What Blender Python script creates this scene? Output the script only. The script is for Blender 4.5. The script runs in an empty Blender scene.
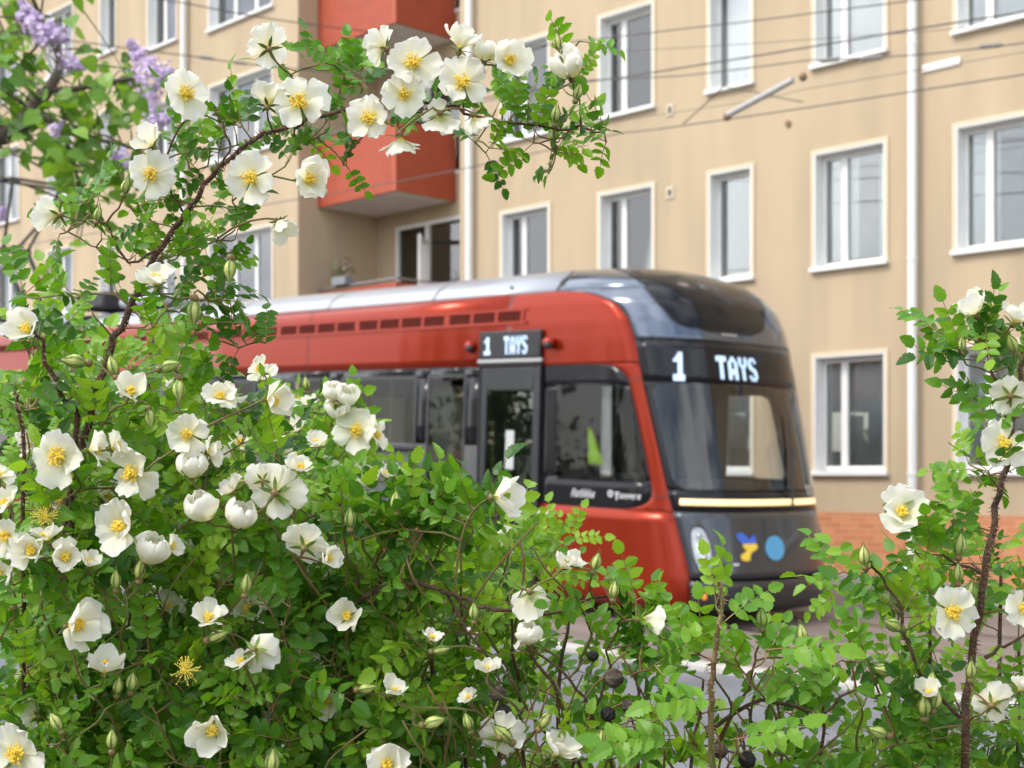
import bpy, math, random, bisect
import numpy as np
from mathutils import Vector, Matrix
random.seed(7); rng = np.random.default_rng(11)
sc = bpy.context.scene
COL = sc.collection
R = math.radians

# ---------------------------------------------------------------- camera, world, sun, exposure
EYE = 1.6
HEAD = R(44.6)                       # street direction against the picture plane
FPX = 1400.0
UR = np.array([math.sin(HEAD), math.cos(HEAD), 0.0])    # picture right, in world
UF = np.array([-math.cos(HEAD), math.sin(HEAD), 0.0])   # view direction, in world
cam_d = bpy.data.cameras.new('camera'); cam = bpy.data.objects.new('camera', cam_d); COL.objects.link(cam)
cam.location = (0, 0, EYE)
cam.rotation_euler = (R(90), 0, R(90) - HEAD)
cam_d.sensor_width = 36; cam_d.lens = 36 * FPX / 1024
cam_d.shift_y = 91 / 1024
cam_d.clip_start = 0.05; cam_d.clip_end = 2000
cam_d.dof.use_dof = True; cam_d.dof.focus_distance = 1.21; cam_d.dof.aperture_fstop = 13
sc.camera = cam

SUN_EL, SUN_AZ = R(48), (-0.30, -0.95)
w = bpy.data.worlds.new('World'); sc.world = w; w.use_nodes = True
nt = w.node_tree; nt.nodes.clear()
def N(t, **k):
    n = nt.nodes.new(t)
    for a, b in k.items(): setattr(n, a, b)
    return n
out = N('ShaderNodeOutputWorld'); bg = N('ShaderNodeBackground'); bg.inputs[1].default_value = 0.14
sky = N('ShaderNodeTexSky', sky_type='NISHITA', sun_disc=False, sun_elevation=SUN_EL,
        sun_rotation=math.atan2(SUN_AZ[0], SUN_AZ[1]), dust_density=2.0, ozone_density=1.0)
tc = N('ShaderNodeTexCoord'); mp = N('ShaderNodeMapping'); mp.inputs['Scale'].default_value = (1, 1, 2.6)
no = N('ShaderNodeTexNoise'); no.inputs['Scale'].default_value = 2.2; no.inputs['Detail'].default_value = 7; no.inputs['Roughness'].default_value = .55
cr = N('ShaderNodeValToRGB'); cr.color_ramp.elements[0].position = .40; cr.color_ramp.elements[1].position = .58
mx = N('ShaderNodeMix', data_type='RGBA')
L = nt.links.new
L(tc.outputs['Generated'], mp.inputs[0]); L(mp.outputs[0], no.inputs['Vector']); L(no.outputs['Fac'], cr.inputs[0])
L(cr.outputs[0], mx.inputs[0]); L(sky.outputs[0], mx.inputs[6]); mx.inputs[7].default_value = (11.5, 11.7, 12.2, 1)
L(mx.outputs[2], bg.inputs[0]); L(bg.outputs[0], out.inputs[0])

sd = bpy.data.lights.new('sun', 'SUN'); sd.energy = 1.3; sd.angle = R(14); sd.color = (1, .95, .87)
so = bpy.data.objects.new('sun', sd); COL.objects.link(so)
hx, hy = SUN_AZ; hl = math.hypot(hx, hy)
so.rotation_euler = Vector((hx / hl * math.cos(SUN_EL), hy / hl * math.cos(SUN_EL), math.sin(SUN_EL))).to_track_quat('Z', 'Y').to_euler()
vs = sc.view_settings
sc.display_settings.display_device = 'sRGB'
vs.view_transform = 'Standard'; vs.look = 'None'; vs.gamma = 1; vs.use_curve_mapping = False
vs.exposure = 0.80
sc.cycles.use_denoising = True
sc.cycles.max_bounces = 8; sc.cycles.transparent_max_bounces = 16
sc.cycles.sample_clamp_indirect = 6

# ---------------------------------------------------------------- helpers
MATS = {}
def mat(name, col, rough=.5, metal=0, var=0, vscale=3, bump=0, bscale=40, coat=0, spec=.5, emit=None, estr=0, col2=None, vdetail=4, stretch=None):
    if name in MATS: return MATS[name]
    m = bpy.data.materials.new(name); m.use_nodes = True; t = m.node_tree; b = t.nodes['Principled BSDF']
    b.inputs['Base Color'].default_value = (*col, 1); b.inputs['Roughness'].default_value = rough
    b.inputs['Metallic'].default_value = metal; b.inputs['Coat Weight'].default_value = coat; b.inputs['Coat Roughness'].default_value = .04
    b.inputs['Specular IOR Level'].default_value = spec
    if emit: b.inputs['Emission Color'].default_value = (*emit, 1); b.inputs['Emission Strength'].default_value = estr
    if var or bump or col2:
        c = t.nodes.new('ShaderNodeTexCoord'); src = c.outputs['Object']
        if stretch:
            mm = t.nodes.new('ShaderNodeMapping'); mm.inputs['Scale'].default_value = stretch; t.links.new(src, mm.inputs[0]); src = mm.outputs[0]
    if var or col2:
        n = t.nodes.new('ShaderNodeTexNoise'); n.inputs['Scale'].default_value = vscale; n.inputs['Detail'].default_value = vdetail
        t.links.new(src, n.inputs['Vector'])
        r = t.nodes.new('ShaderNodeValToRGB'); r.color_ramp.elements[0].position = .32; r.color_ramp.elements[1].position = .68
        a = col2 or [max(0, x * (1 - var)) for x in col]; z = col if col2 else [min(1, x * (1 + var)) for x in col]
        r.color_ramp.elements[0].color = (*a, 1); r.color_ramp.elements[1].color = (*z, 1)
        t.links.new(n.outputs['Fac'], r.inputs[0]); t.links.new(r.outputs[0], b.inputs['Base Color'])
    if bump:
        n = t.nodes.new('ShaderNodeTexNoise'); n.inputs['Scale'].default_value = bscale; n.inputs['Detail'].default_value = 5
        t.links.new(src, n.inputs['Vector']); bp = t.nodes.new('ShaderNodeBump'); bp.inputs['Strength'].default_value = bump; bp.inputs['Distance'].default_value = .01
        t.links.new(n.outputs['Fac'], bp.inputs['Height']); t.links.new(bp.outputs[0], b.inputs['Normal'])
    MATS[name] = m; return m

def glass(name, tint, refl=1.0, rough=.01, ior=1.5):
    m = bpy.data.materials.new(name); m.use_nodes = True; t = m.node_tree; t.nodes.clear()
    o = t.nodes.new('ShaderNodeOutputMaterial'); mi = t.nodes.new('ShaderNodeMixShader'); f = t.nodes.new('ShaderNodeFresnel'); f.inputs[0].default_value = ior
    mu = t.nodes.new('ShaderNodeMath'); mu.operation = 'MULTIPLY'; mu.inputs[1].default_value = refl; mu.use_clamp = True
    tr = t.nodes.new('ShaderNodeBsdfTransparent'); tr.inputs[0].default_value = (*tint, 1)
    g = t.nodes.new('ShaderNodeBsdfGlossy'); g.inputs['Roughness'].default_value = rough
    t.links.new(f.outputs[0], mu.inputs[0]); t.links.new(mu.outputs[0], mi.inputs[0]); t.links.new(tr.outputs[0], mi.inputs[1]); t.links.new(g.outputs[0], mi.inputs[2]); t.links.new(mi.outputs[0], o.inputs[0])
    return m

class MB:
    def __init__(s): s.v = []; s.f = []; s.m = []
    def add(s, vs_, fs, mi=0):
        b = len(s.v); s.v += [tuple(map(float, p)) for p in vs_]; s.f += [[i + b for i in q] for q in fs]; s.m += [mi] * len(fs)
    def box(s, x0, x1, y0, y1, z0, z1, mi=0, bev=0):
        if x0 > x1: x0, x1 = x1, x0
        if y0 > y1: y0, y1 = y1, y0
        if z0 > z1: z0, z1 = z1, z0
        s.add([(x, y, z) for x in (x0, x1) for y in (y0, y1) for z in (z0, z1)],
              [(0, 1, 3, 2), (4, 6, 7, 5), (0, 4, 5, 1), (2, 3, 7, 6), (0, 2, 6, 4), (1, 5, 7, 3)], mi)
    def tube(s, pts, rad, n=6, mi=0, cap=True):
        pts = [np.array(p, float) for p in pts]; k = len(pts)
        if not hasattr(rad, '__len__'): rad = [rad] * k
        ref = None; rings = []
        for i in range(k):
            d = pts[min(i + 1, k - 1)] - pts[max(i - 1, 0)]; l = np.linalg.norm(d); d = d / (l if l > 1e-9 else 1)
            if ref is None: ref = np.cross(d, (0, 0, 1) if abs(d[2]) < .9 else (1, 0, 0))
            ref = ref - d * ref.dot(d); nn = np.linalg.norm(ref); ref = ref / nn if nn > 1e-6 else np.cross(d, (1, .1, 0)); q = np.cross(d, ref)
            rings.append([pts[i] + rad[i] * (math.cos(2 * math.pi * j / n) * ref + math.sin(2 * math.pi * j / n) * q) for j in range(n)])
        vs_ = [p for r_ in rings for p in r_]
        fs = [(i * n + j, i * n + (j + 1) % n, (i + 1) * n + (j + 1) % n, (i + 1) * n + j) for i in range(k - 1) for j in range(n)]
        if cap: fs += [tuple(range(n - 1, -1, -1)), tuple(range((k - 1) * n, k * n))]
        s.add(vs_, fs, mi)
    def ball(s, c, r, nu=8, nv=6, mi=0, sc_=(1, 1, 1)):
        vs_ = []
        for i in range(nv + 1):
            a = math.pi * i / nv
            for j in range(nu):
                b = 2 * math.pi * j / nu
                vs_.append((c[0] + r * sc_[0] * math.sin(a) * math.cos(b), c[1] + r * sc_[1] * math.sin(a) * math.sin(b), c[2] + r * sc_[2] * math.cos(a)))
        s.add(vs_, [(i * nu + j, (i + 1) * nu + j, (i + 1) * nu + (j + 1) % nu, i * nu + (j + 1) % nu) for i in range(nv) for j in range(nu)], mi)

def setp(o, label=None, cat=None, group=None, kind=None):
    for k, v in (('label', label), ('category', cat), ('group', group), ('kind', kind)):
        if v: o[k] = v
    return o
def wloc(o):
    p = Vector((0, 0, 0))
    while o is not None: p += o.location; o = o.parent
    return p
def obj(name, mb, mats, parent=None, smooth=False, world=True, auto=None):
    me = bpy.data.meshes.new(name); me.from_pydata(mb.v, [], mb.f)
    if not isinstance(mats, (list, tuple)): mats = [mats]
    for m in mats: me.materials.append(m)
    if len(mats) > 1: me.polygons.foreach_set('material_index', mb.m)
    if smooth: me.polygons.foreach_set('use_smooth', [True] * len(me.polygons))
    me.update()
    if auto is not None: me.set_sharp_from_angle(angle=R(auto))
    o = bpy.data.objects.new(name, me); COL.objects.link(o)
    if parent is not None:
        o.parent = parent
        if world: o.location = -wloc(parent)
    return o
def empty(name, loc, label, cat, group=None, kind=None):
    o = bpy.data.objects.new(name, None); COL.objects.link(o); o.location = loc; o.empty_display_size = .2
    return setp(o, label, cat, group, kind)
def bevel(o, w_, seg=2):
    m = o.modifiers.new('bevel', 'BEVEL'); m.width = w_; m.segments = seg; m.limit_method = 'ANGLE'; m.angle_limit = R(40); return o
def solid(o, t, off=-1):
    m = o.modifiers.new('solid', 'SOLIDIFY'); m.thickness = t; m.offset = off; return o
def grade(s):                                   # the street climbs away from the camera
    return .036 * (-8 - s) if s < -8 else 0.004 * (-8 - s)

# ---------------------------------------------------------------- ground
SS = [-400, -200, -120, -60, -40, -30, -24, -20, -16, -12, -8, -4, 0, 6, 20, 80, 400]
def sheet(name, t0, t1, dz, m, kind='structure', ts=None):
    mb = MB(); ts = ts or [t0, t1]
    vs_ = [(s, t, grade(s) + dz) for s in SS for t in ts]; k = len(ts)
    mb.add(vs_, [(i * k + j, (i + 1) * k + j, (i + 1) * k + j + 1, i * k + j + 1) for i in range(len(SS) - 1) for j in range(k - 1)])
    return setp(obj(name, mb, m), kind=kind)
m_asph = mat('asphalt', (.135, .14, .155), .85, var=.22, vscale=1.3, bump=.35, bscale=220, vdetail=10)
m_slab = mat('track_concrete', (.21, .17, .15), .8, col2=(.15, .12, .105), vscale=.8, bump=.3, bscale=120, vdetail=9, stretch=(.25, 3, 1))
m_walk = mat('pavement', (.19, .2, .215), .85, var=.18, vscale=1.5, bump=.3, bscale=200, vdetail=9)
m_kerb = mat('granite', (.42, .40, .37), .75, var=.2, vscale=30, bump=.2, bscale=100)
m_soil = mat('soil', (.05, .04, .028), .95, col2=(.03, .045, .012), vscale=6, bump=.8, bscale=40, vdetail=8)
sheet('ground', -400, 400, -.03, mat('ground_far', (.07, .085, .05), .95, var=.3, vscale=.6))
sheet('planting_bed', -6, 3.4, -.012, m_soil)
sheet('road', 3.7, 9.13, .0, m_asph)
sheet('track_bed', 9.33, 15.4, .03, m_slab)
sheet('pavement', 15.58, 17.2, .12, m_walk)
def kerb(t0, t1, z0, z1, label):
    e = MB(); s = -60.0
    while s < 20:
        s2 = s + .99
        v = [(a, t, grade(a) + z) for a in (s, s2) for t in (t0, t1) for z in (z0, z1)]
        e.add(v, [(0, 1, 3, 2), (4, 6, 7, 5), (0, 4, 5, 1), (2, 3, 7, 6), (0, 2, 6, 4), (1, 5, 7, 3)]); s += 1.0
    o = obj('kerb', e, m_kerb); o['kind'] = 'structure'; return bevel(o, .012, 1)
kerb(15.4, 15.58, -.1, .135, '')
kerb(9.13, 9.33, -.1, .055, '')
kerb(3.4, 3.7, -.1, .10, '')
for k, t in enumerate((12.225 - .717, 12.225 + .717)):
    mb = MB()
    for a, b in zip(SS[:-1], SS[1:]):
        for (dt0, dt1, z, mi) in ((-.035, .035, .038, 0), (.037, .085, .034, 1)):
            mb.add([(a, t + dt0, grade(a) + z), (b, t + dt0, grade(b) + z), (b, t + dt1, grade(b) + z), (a, t + dt1, grade(a) + z)], [(0, 1, 2, 3)], mi)
    setp(obj('rail', mb, [mat('rail_steel', (.35, .34, .33), .3, 1), mat('rail_groove', (.02, .02, .02), .9)]), kind='structure')

# ---------------------------------------------------------------- apartment building
m_wall = mat('beige_render', (.455, .355, .235), .9, var=.09, vscale=1.1, bump=.3, bscale=150, vdetail=9, stretch=(1.3, 1, .22))
m_trim = mat('cream_trim', (.62, .53, .39), .8, var=.03)
m_white = mat('white_paint', (.72, .72, .70), .45, var=.03, vscale=5)
m_bal = mat('balcony_red', (.40, .078, .036), .6, var=.08, vscale=3)
m_conc = mat('balcony_slab', (.74, .72, .68), .85, var=.08)
m_curt = mat('curtain', (.84, .84, .83), .9, var=.05)
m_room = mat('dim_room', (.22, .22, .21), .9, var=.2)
g_win = glass('window_glass', (.92, .95, .94), 3.0)
def brick_mat():
    m = mat('brick_plinth', (.5, .24, .13), .85); t = m.node_tree; b = t.nodes['Principled BSDF']
    c = t.nodes.new('ShaderNodeTexCoord'); mm = t.nodes.new('ShaderNodeMapping'); mm.inputs['Rotation'].default_value = (R(90), 0, 0)
    br = t.nodes.new('ShaderNodeTexBrick'); br.inputs['Scale'].default_value = 1; br.inputs['Brick Width'].default_value = .27; br.inputs['Row Height'].default_value = .085
    br.inputs['Mortar Size'].default_value = .006; br.inputs['Color1'].default_value = (.58, .24, .105, 1); br.inputs['Color2'].default_value = (.46, .175, .075, 1); br.inputs['Mortar'].default_value = (.50, .30, .19, 1)
    t.links.new(c.outputs['Object'], mm.inputs[0]); t.links.new(mm.outputs[0], br.inputs['Vector']); t.links.new(br.outputs['Color'], b.inputs['Base Color'])
    bp = t.nodes.new('ShaderNodeBump'); bp.inputs['Strength'].default_value = .4; bp.inputs['Distance'].default_value = .005; bp.invert = True
    t.links.new(br.outputs['Fac'], bp.inputs['Height']); t.links.new(bp.outputs[0], b.inputs['Normal']); return m
TW = 17.2
bld = empty('apartment_building', (-12, TW, 0), 'beige rendered apartment block with white windows, red recessed balconies and a brick base', 'building')
WINS = []                                   # s0, s1, z0, z1, mullions, curtain
RW = [(-17.69, -16.54), (-15.38, -14.25), (-13.13, -12.35), (-11.25, -10.12), (-9.06, -7.93), (-5.9, -4.77), (-3.6, -2.47)]
for i, (a, b) in enumerate(RW):
    for j, (z0, z1) in enumerate(((1.62, 3.29), (4.53, 6.20), (7.44, 9.11), (10.35, 12.02))):
        WINS.append((a, b, z0, z1, (.34,) if b - a > .9 else (), (2, (3, 4, 0, 4, 3)[i % 5], 2, 2)[j]))
LW = [(-27.1, -24.65, (5.16, 8.55, 11.52), (.33, .66)), (-29.76, -28.46, (5.16, 8.6, 11.65), (.4,)), (-32.05, -31.28, (5.5, 8.9, 12.03), ()),
      (-34.86, -33.48, (5.75, 8.8, 12.0), (.4,)), (-38.3, -36.55, (5.75, 8.55, 11.9), (.5,)), (-42, -40.3, (5.75, 8.75, 11.9), (.5,))]
for a, b, zs, mu in LW:
    for j, z0 in enumerate(zs): WINS.append((a, b, z0, z0 + 1.73 if z0 not in (8.55,) or a > -30 else z0 + 2.05, mu, j + 1))
def wall_grid(mb, s0, s1, z0, z1, t, holes, mi=0):
    xs = sorted({s0, s1} | {h[0] for h in holes} | {h[1] for h in holes}); zs = sorted({z0, z1} | {h[2] for h in holes} | {h[3] for h in holes})
    for a, b in zip(xs[:-1], xs[1:]):
        for c, d in zip(zs[:-1], zs[1:]):
            m_ = ((a + b) / 2, (c + d) / 2)
            if any(h[0] < m_[0] < h[1] and h[2] < m_[1] < h[3] for h in holes): continue
            mb.add([(a, t, c), (b, t, c), (b, t, d), (a, t, d)], [(0, 1, 2, 3)], mi)
ZT = 16.0; RS0, RS1, RT = -23.75, -18.79, 19.3
wm = MB()
HR = [w_[:4] for w_ in WINS if w_[0] > RS1]; HL = [w_[:4] for w_ in WINS if w_[1] < RS0]
wall_grid(wm, RS1, 36, 1.07, ZT, TW, HR)
wall_grid(wm, -60, RS0, 1.6, ZT, TW, HL)
DOORS = [(-23.1, -20.9, 4.45, 6.90), (-23.1, -20.9, 7.75, 10.1), (-23.1, -20.9, 11.05, 13.4)]
wall_grid(wm, RS0, RS1, 1.07, ZT, RT, DOORS)
for s, a, b in ((RS0, TW, RT), (RS1, RT, TW)):
    wm.add([(s, a, .9), (s, b, .9), (s, b, ZT), (s, a, ZT)], [(0, 1, 2, 3)])
wm.add([(36, TW, -1), (36, TW + 10, -1), (36, TW + 10, ZT), (36, TW, ZT)], [(0, 1, 2, 3)])
wm.add([(-60, TW + 10, -1), (-60, TW, -1), (-60, TW, ZT), (-60, TW + 10, ZT)], [(0, 1, 2, 3)])
wm.add([(-60, TW + 10, -1), (36, TW + 10, -1), (36, TW + 10, ZT), (-60, TW + 10, ZT)], [(0, 3, 2, 1)])
obj('wall', wm, m_wall, bld)
rf = MB(); rf.box(-60.4, 36.4, TW - .4, TW + 10.4, ZT, ZT + .25); obj('roof', rf, mat('roof_metal', (.12, .1, .09), .5), bld)
pl = MB(); pl.box(RS1, 36.02, TW - .03, TW + .3, -1, 1.068); pl.box(-60, RS0, TW - .03, TW + .3, -1, 1.598)
obj('brick_plinth', pl, brick_mat(), bld)
FRT = .17                                   # frame sits back in the reveal
def window(s0, s1, z0, z1, mus, style, t=TW):
    f = MB(); D = .29; T = .055
    for a, b, c, d in ((s0 - T, s0, z0 - .02, z1 + T), (s1, s1 + T, z0 - .02, z1 + T), (s0, s1, z1, z1 + T)):
        f.box(a, b, t - .025, t + .01, c, d, 1)
    f.box(s0 + .001, s0 + .02, t - .022, t + D, z0, z1, 0); f.box(s1 - .02, s1 - .001, t - .022, t + D, z0, z1, 0); f.box(s0 + .02, s1 - .02, t - .022, t + D, z1 - .02, z1 - .001, 0)
    fr = .055; y0, y1 = t + FRT, t + FRT + .06
    for a, b, c, d in ((s0 + .02, s0 + .02 + fr, z0 + .04, z1 - .02), (s1 - .02 - fr, s1 - .02, z0 + .04, z1 - .02)): f.box(a, b, y0, y1, c, d)
    f.box(s0 + .075, s1 - .075, y0, y1, z0 + .04, z0 + .11); f.box(s0 + .075, s1 - .075, y0, y1, z1 - .09, z1 - .02)
    for q in mus:
        x = s0 + (s1 - s0) * q; f.box(x - .05, x + .05, y0 - .012, y1, z0 + .11, z1 - .09)
    fo = obj('window', f, [m_white, m_trim], bld)
    si = MB(); si.box(s0 - .06, s1 + .06, t - .08, t + FRT, z0 - .03, z0 + .035); bevel(obj('sill', si, m_white, fo), .008)
    pn = MB(); pn.box(s0 + .06, s1 - .06, t + FRT + .025, t + FRT + .035, z0 + .1, z1 - .08); obj('pane', pn, g_win, fo)
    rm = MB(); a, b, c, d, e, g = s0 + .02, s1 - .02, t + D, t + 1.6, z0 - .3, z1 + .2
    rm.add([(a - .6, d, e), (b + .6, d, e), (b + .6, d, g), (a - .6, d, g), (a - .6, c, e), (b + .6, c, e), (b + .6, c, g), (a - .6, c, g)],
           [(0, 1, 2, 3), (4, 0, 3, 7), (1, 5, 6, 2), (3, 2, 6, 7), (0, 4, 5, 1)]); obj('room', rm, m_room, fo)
    if style:
        cu = MB(); rr = random.Random(int(s0 * 100) + int(z0 * 10))
        spans = {1: [(0, .3), (.72, 1)], 2: [(0, 1)], 3: [(.0, .42)], 4: [(0, .5), (.8, 1)]}.get(style, [(0, .45)])
        for p, q in spans:
            n = max(6, int((q - p) * (s1 - s0) * 30)); vs_ = []
            for i in range(n + 1):
                x = s0 + .03 + (s1 - s0 - .06) * (p + (q - p) * i / n); y = t + FRT + .10 + .018 * math.sin(i * 1.1 + rr.random())
                vs_ += [(x, y, z0 + .02), (x, y, z1 - .03)]
            cu.add(vs_, [(2 * i, 2 * i + 2, 2 * i + 3, 2 * i + 1) for i in range(n)])
        solid(obj('curtain', cu, m_curt, fo, smooth=True), .004)
for w_ in WINS: window(*w_)
# recessed balconies
BT, BS1 = 17.70, -21.2
for k, z in enumerate((4.0, 7.2, 10.5)):
    b_ = MB(); z1 = z + 1.4
    b_.box(RS0 + .003, BS1, BT, BT + .06, z - .0, z1); b_.box(BS1 - .06, BS1, BT + .062, RT - .003, z - .0, z1)
    for i in range(26):
        x = RS0 + .06 + i * .092
        b_.box(x, x + .03, BT - .008, BT - .001, z - .0, z1)
    o = obj('balcony', b_, m_bal, bld)
    s_ = MB(); s_.box(RS0 + .004, BS1 - .065, BT + .065, RT - .004, z + .004, z + .2); obj('floor_slab', s_, m_conc, o)
    r_ = MB(); r_.tube([(RS0 + .01, BT + .03, z1 + .08), (BS1 - .03, BT + .03, z1 + .08), (BS1 - .03, RT - .01, z1 + .08)], .022, 8); obj('handrail', r_, mat('rail_grey', (.3, .3, .31), .4, .6), o)
for k, (a, b, c, d) in enumerate(DOORS):
    f = MB(); T = .08
    f.box(a, a + T, RT - .03, RT + .1, c, d); f.box(b - T, b, RT - .03, RT + .1, c, d); f.box(a + T, b - T, RT - .03, RT + .1, d - T, d); f.box(a + T, b - T, RT - .03, RT + .1, c, c + T)
    xm = a + (b - a) * .46; f.box(xm - .05, xm + .05, RT - .025, RT + .09, c + T, d - T)
    o = obj('balcony_door', f, m_white, bld)
    p = MB(); p.box(a + T, b - T, RT + .03, RT + .04, c + T, d - T); obj('pane', p, g_win, o)
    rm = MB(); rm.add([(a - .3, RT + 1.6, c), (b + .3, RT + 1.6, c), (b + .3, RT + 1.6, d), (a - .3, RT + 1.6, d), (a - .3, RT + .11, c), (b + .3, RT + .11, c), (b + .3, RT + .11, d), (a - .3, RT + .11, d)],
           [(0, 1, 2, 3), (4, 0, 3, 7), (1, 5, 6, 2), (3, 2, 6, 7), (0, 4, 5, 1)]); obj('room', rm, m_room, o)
    if k == 0:                              # open casement
        q = MB(); x0, z0_, z1_ = xm + .05, c + .1, d - .42
        pA, pB = (xm - .05, RT - .06), (xm + .46, RT - .62)
        for (u, v_) in (((*pA, z0_), (*pA, z1_)), ((*pB, z0_), (*pB, z1_)), ((*pA, z0_), (*pB, z0_)), ((*pA, z1_), (*pB, z1_))): q.tube([u, v_], .05, 4)
        obj('casement', q, m_white, o)
def pipe(s, z0, z1, r=.055, kick=True):
    p = MB(); t = TW - .12
    pts = [(s, t, z1), (s, t, z0 + .34)]
    if kick: pts += [(s - .02, t - .01, z0 + .26), (s - .14, t - .05, z0 + .12), (s - .16, t - .06, z0)]
    p.tube(pts, r, 12)
    z = z0 + 1.5
    while z < z1: p.tube([(s, t, z - .03), (s, t, z + .03)], r + .008, 12); z += 2.9
    obj('downpipe', p, m_white, bld, smooth=True, auto=50)
pipe(-9.64, .12, ZT, .062); pipe(-18.42, .6, ZT, .065); pipe(-27.99, .9, ZT, .07)
for s, z in ((-13.9, 7.33), (-13.9, 6.03), (-18.15, 8.9)):
    v = MB(); v.box(s - .07, s + .07, TW - .02, TW - .001, z - .09, z + .09); v.box(s - .035, s + .035, TW - .024, TW - .0205, z - .05, z + .05, 1)
    obj('wall_vent', v, [m_trim, mat('vent_dark', (.1, .1, .1), .8)], bld)
v = MB(); v.tube([(-11.7, TW - .03, 6.72), (-11.7, TW - .002, 6.72)], .045, 12); obj('wall_vent', v, mat('rust_cap', (.2, .12, .06), .7), bld)
v = MB(); v.box(-9.55, -9.0, TW - .03, TW - .002, 7.02, 7.12); obj('wall_bracket', v, m_white, bld)
# flower box on the lowest balcony
fb = empty('flower_box', (-22.9, BT + .02, 5.47), 'small grey planter with green plant and pink flowers on the lowest balcony railing', 'planter')
q = MB(); q.box(-23.15, -22.7, BT - .1, BT + .14, 5.49, 5.66); bevel(obj('planter', q, mat('planter_grey', (.22, .24, .26), .7), fb), .015)
q = MB()
for i in range(260):
    c = (random.uniform(-23.2, -22.65), BT + .03 + random.uniform(-.13, .13), 5.69 + abs(random.gauss(0, .15)))
    a = random.uniform(0, 6.28); e = random.uniform(.2, 1.2); l = .05
    d = (math.cos(a) * l, math.sin(a) * l * .7, l * e); p_ = (-math.sin(a) * l * .4, math.cos(a) * l * .4, 0)
    q.add([c, (c[0] + d[0] * .5 + p_[0], c[1] + d[1] * .5 + p_[1], c[2] + d[2] * .5), (c[0] + d[0], c[1] + d[1], c[2] + d[2]), (c[0] + d[0] * .5 - p_[0], c[1] + d[1] * .5 - p_[1], c[2] + d[2] * .5)], [(0, 1, 2, 3)], 1 if i % 7 == 0 else 0)
obj('foliage', q, [mat('pot_green', (.06, .14, .03), .6, var=.4, vscale=20), mat('pot_pink', (.7, .3, .45), .6)], fb)

# ---------------------------------------------------------------- tram (local x forward, y across, z up)
TT = [(0.19,1.26,-.08),(.27,1.32,-.01),(.51,1.325,0),(1.2,1.32,-.11),(1.65,1.315,-.20),(2.0,1.31,-.26),(2.5,1.305,-.36),(2.95,1.30,-.45),(3.15,1.295,-.51),(3.35,1.28,-.61),(3.5,1.22,-.75),(3.62,1.13,-.92),(3.70,1.0,-1.12),(3.76,.85,-1.35),(3.81,.6,-1.75),(3.83,.2,-2.4)]
def lerp_t(T, z):
    if z <= T[0][0]: return T[0][1:]
    for a, b in zip(T[:-1], T[1:]):
        if z <= b[0]:
            f = (z - a[0]) / (b[0] - a[0]); return [p * (1 - f) + q * f for p, q in zip(a[1:], b[1:])]
    return T[-1][1:]
NA, NE = 1.15, 2.7
_c = [(NA * math.sin(i / 400 * math.pi / 2) ** (2 / NE), math.cos(i / 400 * math.pi / 2) ** (2 / NE)) for i in range(401)]
_L = {}
def arc(W):
    k = round(W, 4)
    if k not in _L:
        l = [0]
        for i in range(400): l.append(l[-1] + math.hypot(_c[i + 1][0] - _c[i][0], W * (_c[i + 1][1] - _c[i][1])))
        _L[k] = [v / l[-1] for v in l]
    return _L[k]
def S0f(q, z):
    W, X0 = lerp_t(TT, z); xc = X0 - NA; sg = -1 if q <= 0 else 1; p = -abs(q)
    lean = lambda x_: .036 * (2.8 - z) * min(1, max(0, (x_ + 3.6) / 2))
    if p <= xc: return np.array((p + lean(p), sg * W, z))
    f = (p - xc) / (-xc); l = arc(W); i = min(399, max(0, bisect.bisect_right(l, f) - 1)); g = (f - l[i]) / max(1e-9, l[i + 1] - l[i])
    x = _c[i][0] * (1 - g) + _c[i + 1][0] * g; y = _c[i][1] * (1 - g) + _c[i + 1][1] * g
    return np.array((xc + x + lean(xc + x), sg * W * y, z))
def S(q, z, off=0):
    p = S0f(q, z)
    if off:
        a = S0f(q + .02, z) - S0f(q - .02, z); b = S0f(q, min(z + .02, 3.829)) - S0f(q, z - .02)
        n = np.cross(a, b); n /= (np.linalg.norm(n) + 1e-12); p = p + n * off
    return p
def fn(x): return x if callable(x) else (lambda z, x=x: x)
def patch(mb, q0, q1, z0, z1, nq, nz, off=0, mi=0, zs=None):
    q0, q1 = fn(q0), fn(q1)
    zs = zs or [z0 + (z1 - z0) * j / nz for j in range(nz + 1)]
    vs_ = [S(q0(z) + (q1(z) - q0(z)) * i / nq, z, off) for z in zs for i in range(nq + 1)]; k = nq + 1
    mb.add(vs_, [(j * k + i, j * k + i + 1, (j + 1) * k + i + 1, (j + 1) * k + i) for j in range(len(zs) - 1) for i in range(nq)], mi)
def tab(T):
    return lambda z: lerp_t(T, z)[0]
QB = tab([(.15, -.714), (.6, -.725), (1.15, -.83), (1.4, -.883), (1.9, -.976), (2.5, -1.095), (2.93, -1.170), (3.16, -1.24), (3.25, -1.305), (3.315, -1.365), (3.37, -1.47), (3.42, -1.59), (3.46, -1.74), (3.485, -1.9), (3.50, -2.15)])
ZRED = 3.50
m_red = mat('tram_red', (.265, .022, .0055), .24, metal=.5, coat=.14, spec=.3)
m_cowl = mat('tram_dark_grey', (.115, .14, .18), .16, metal=.75, coat=.5)
m_blk = mat('tram_black_gloss', (.008, .008, .010), .16, coat=.12, spec=.25)
m_blk2 = mat('tram_black_matt', (.02, .02, .022), .55)
m_band = mat('tram_band_grey', (.022, .024, .026), .35, coat=.2)
m_rfs = mat('tram_roof_silver', (.36, .38, .41), .38, metal=.35, coat=.4, var=.04, vscale=1)
m_int = mat('tram_interior_grey', (.55, .56, .56), .7)
m_intd = mat('tram_interior_dark', (.035, .036, .04), .6)
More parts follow.
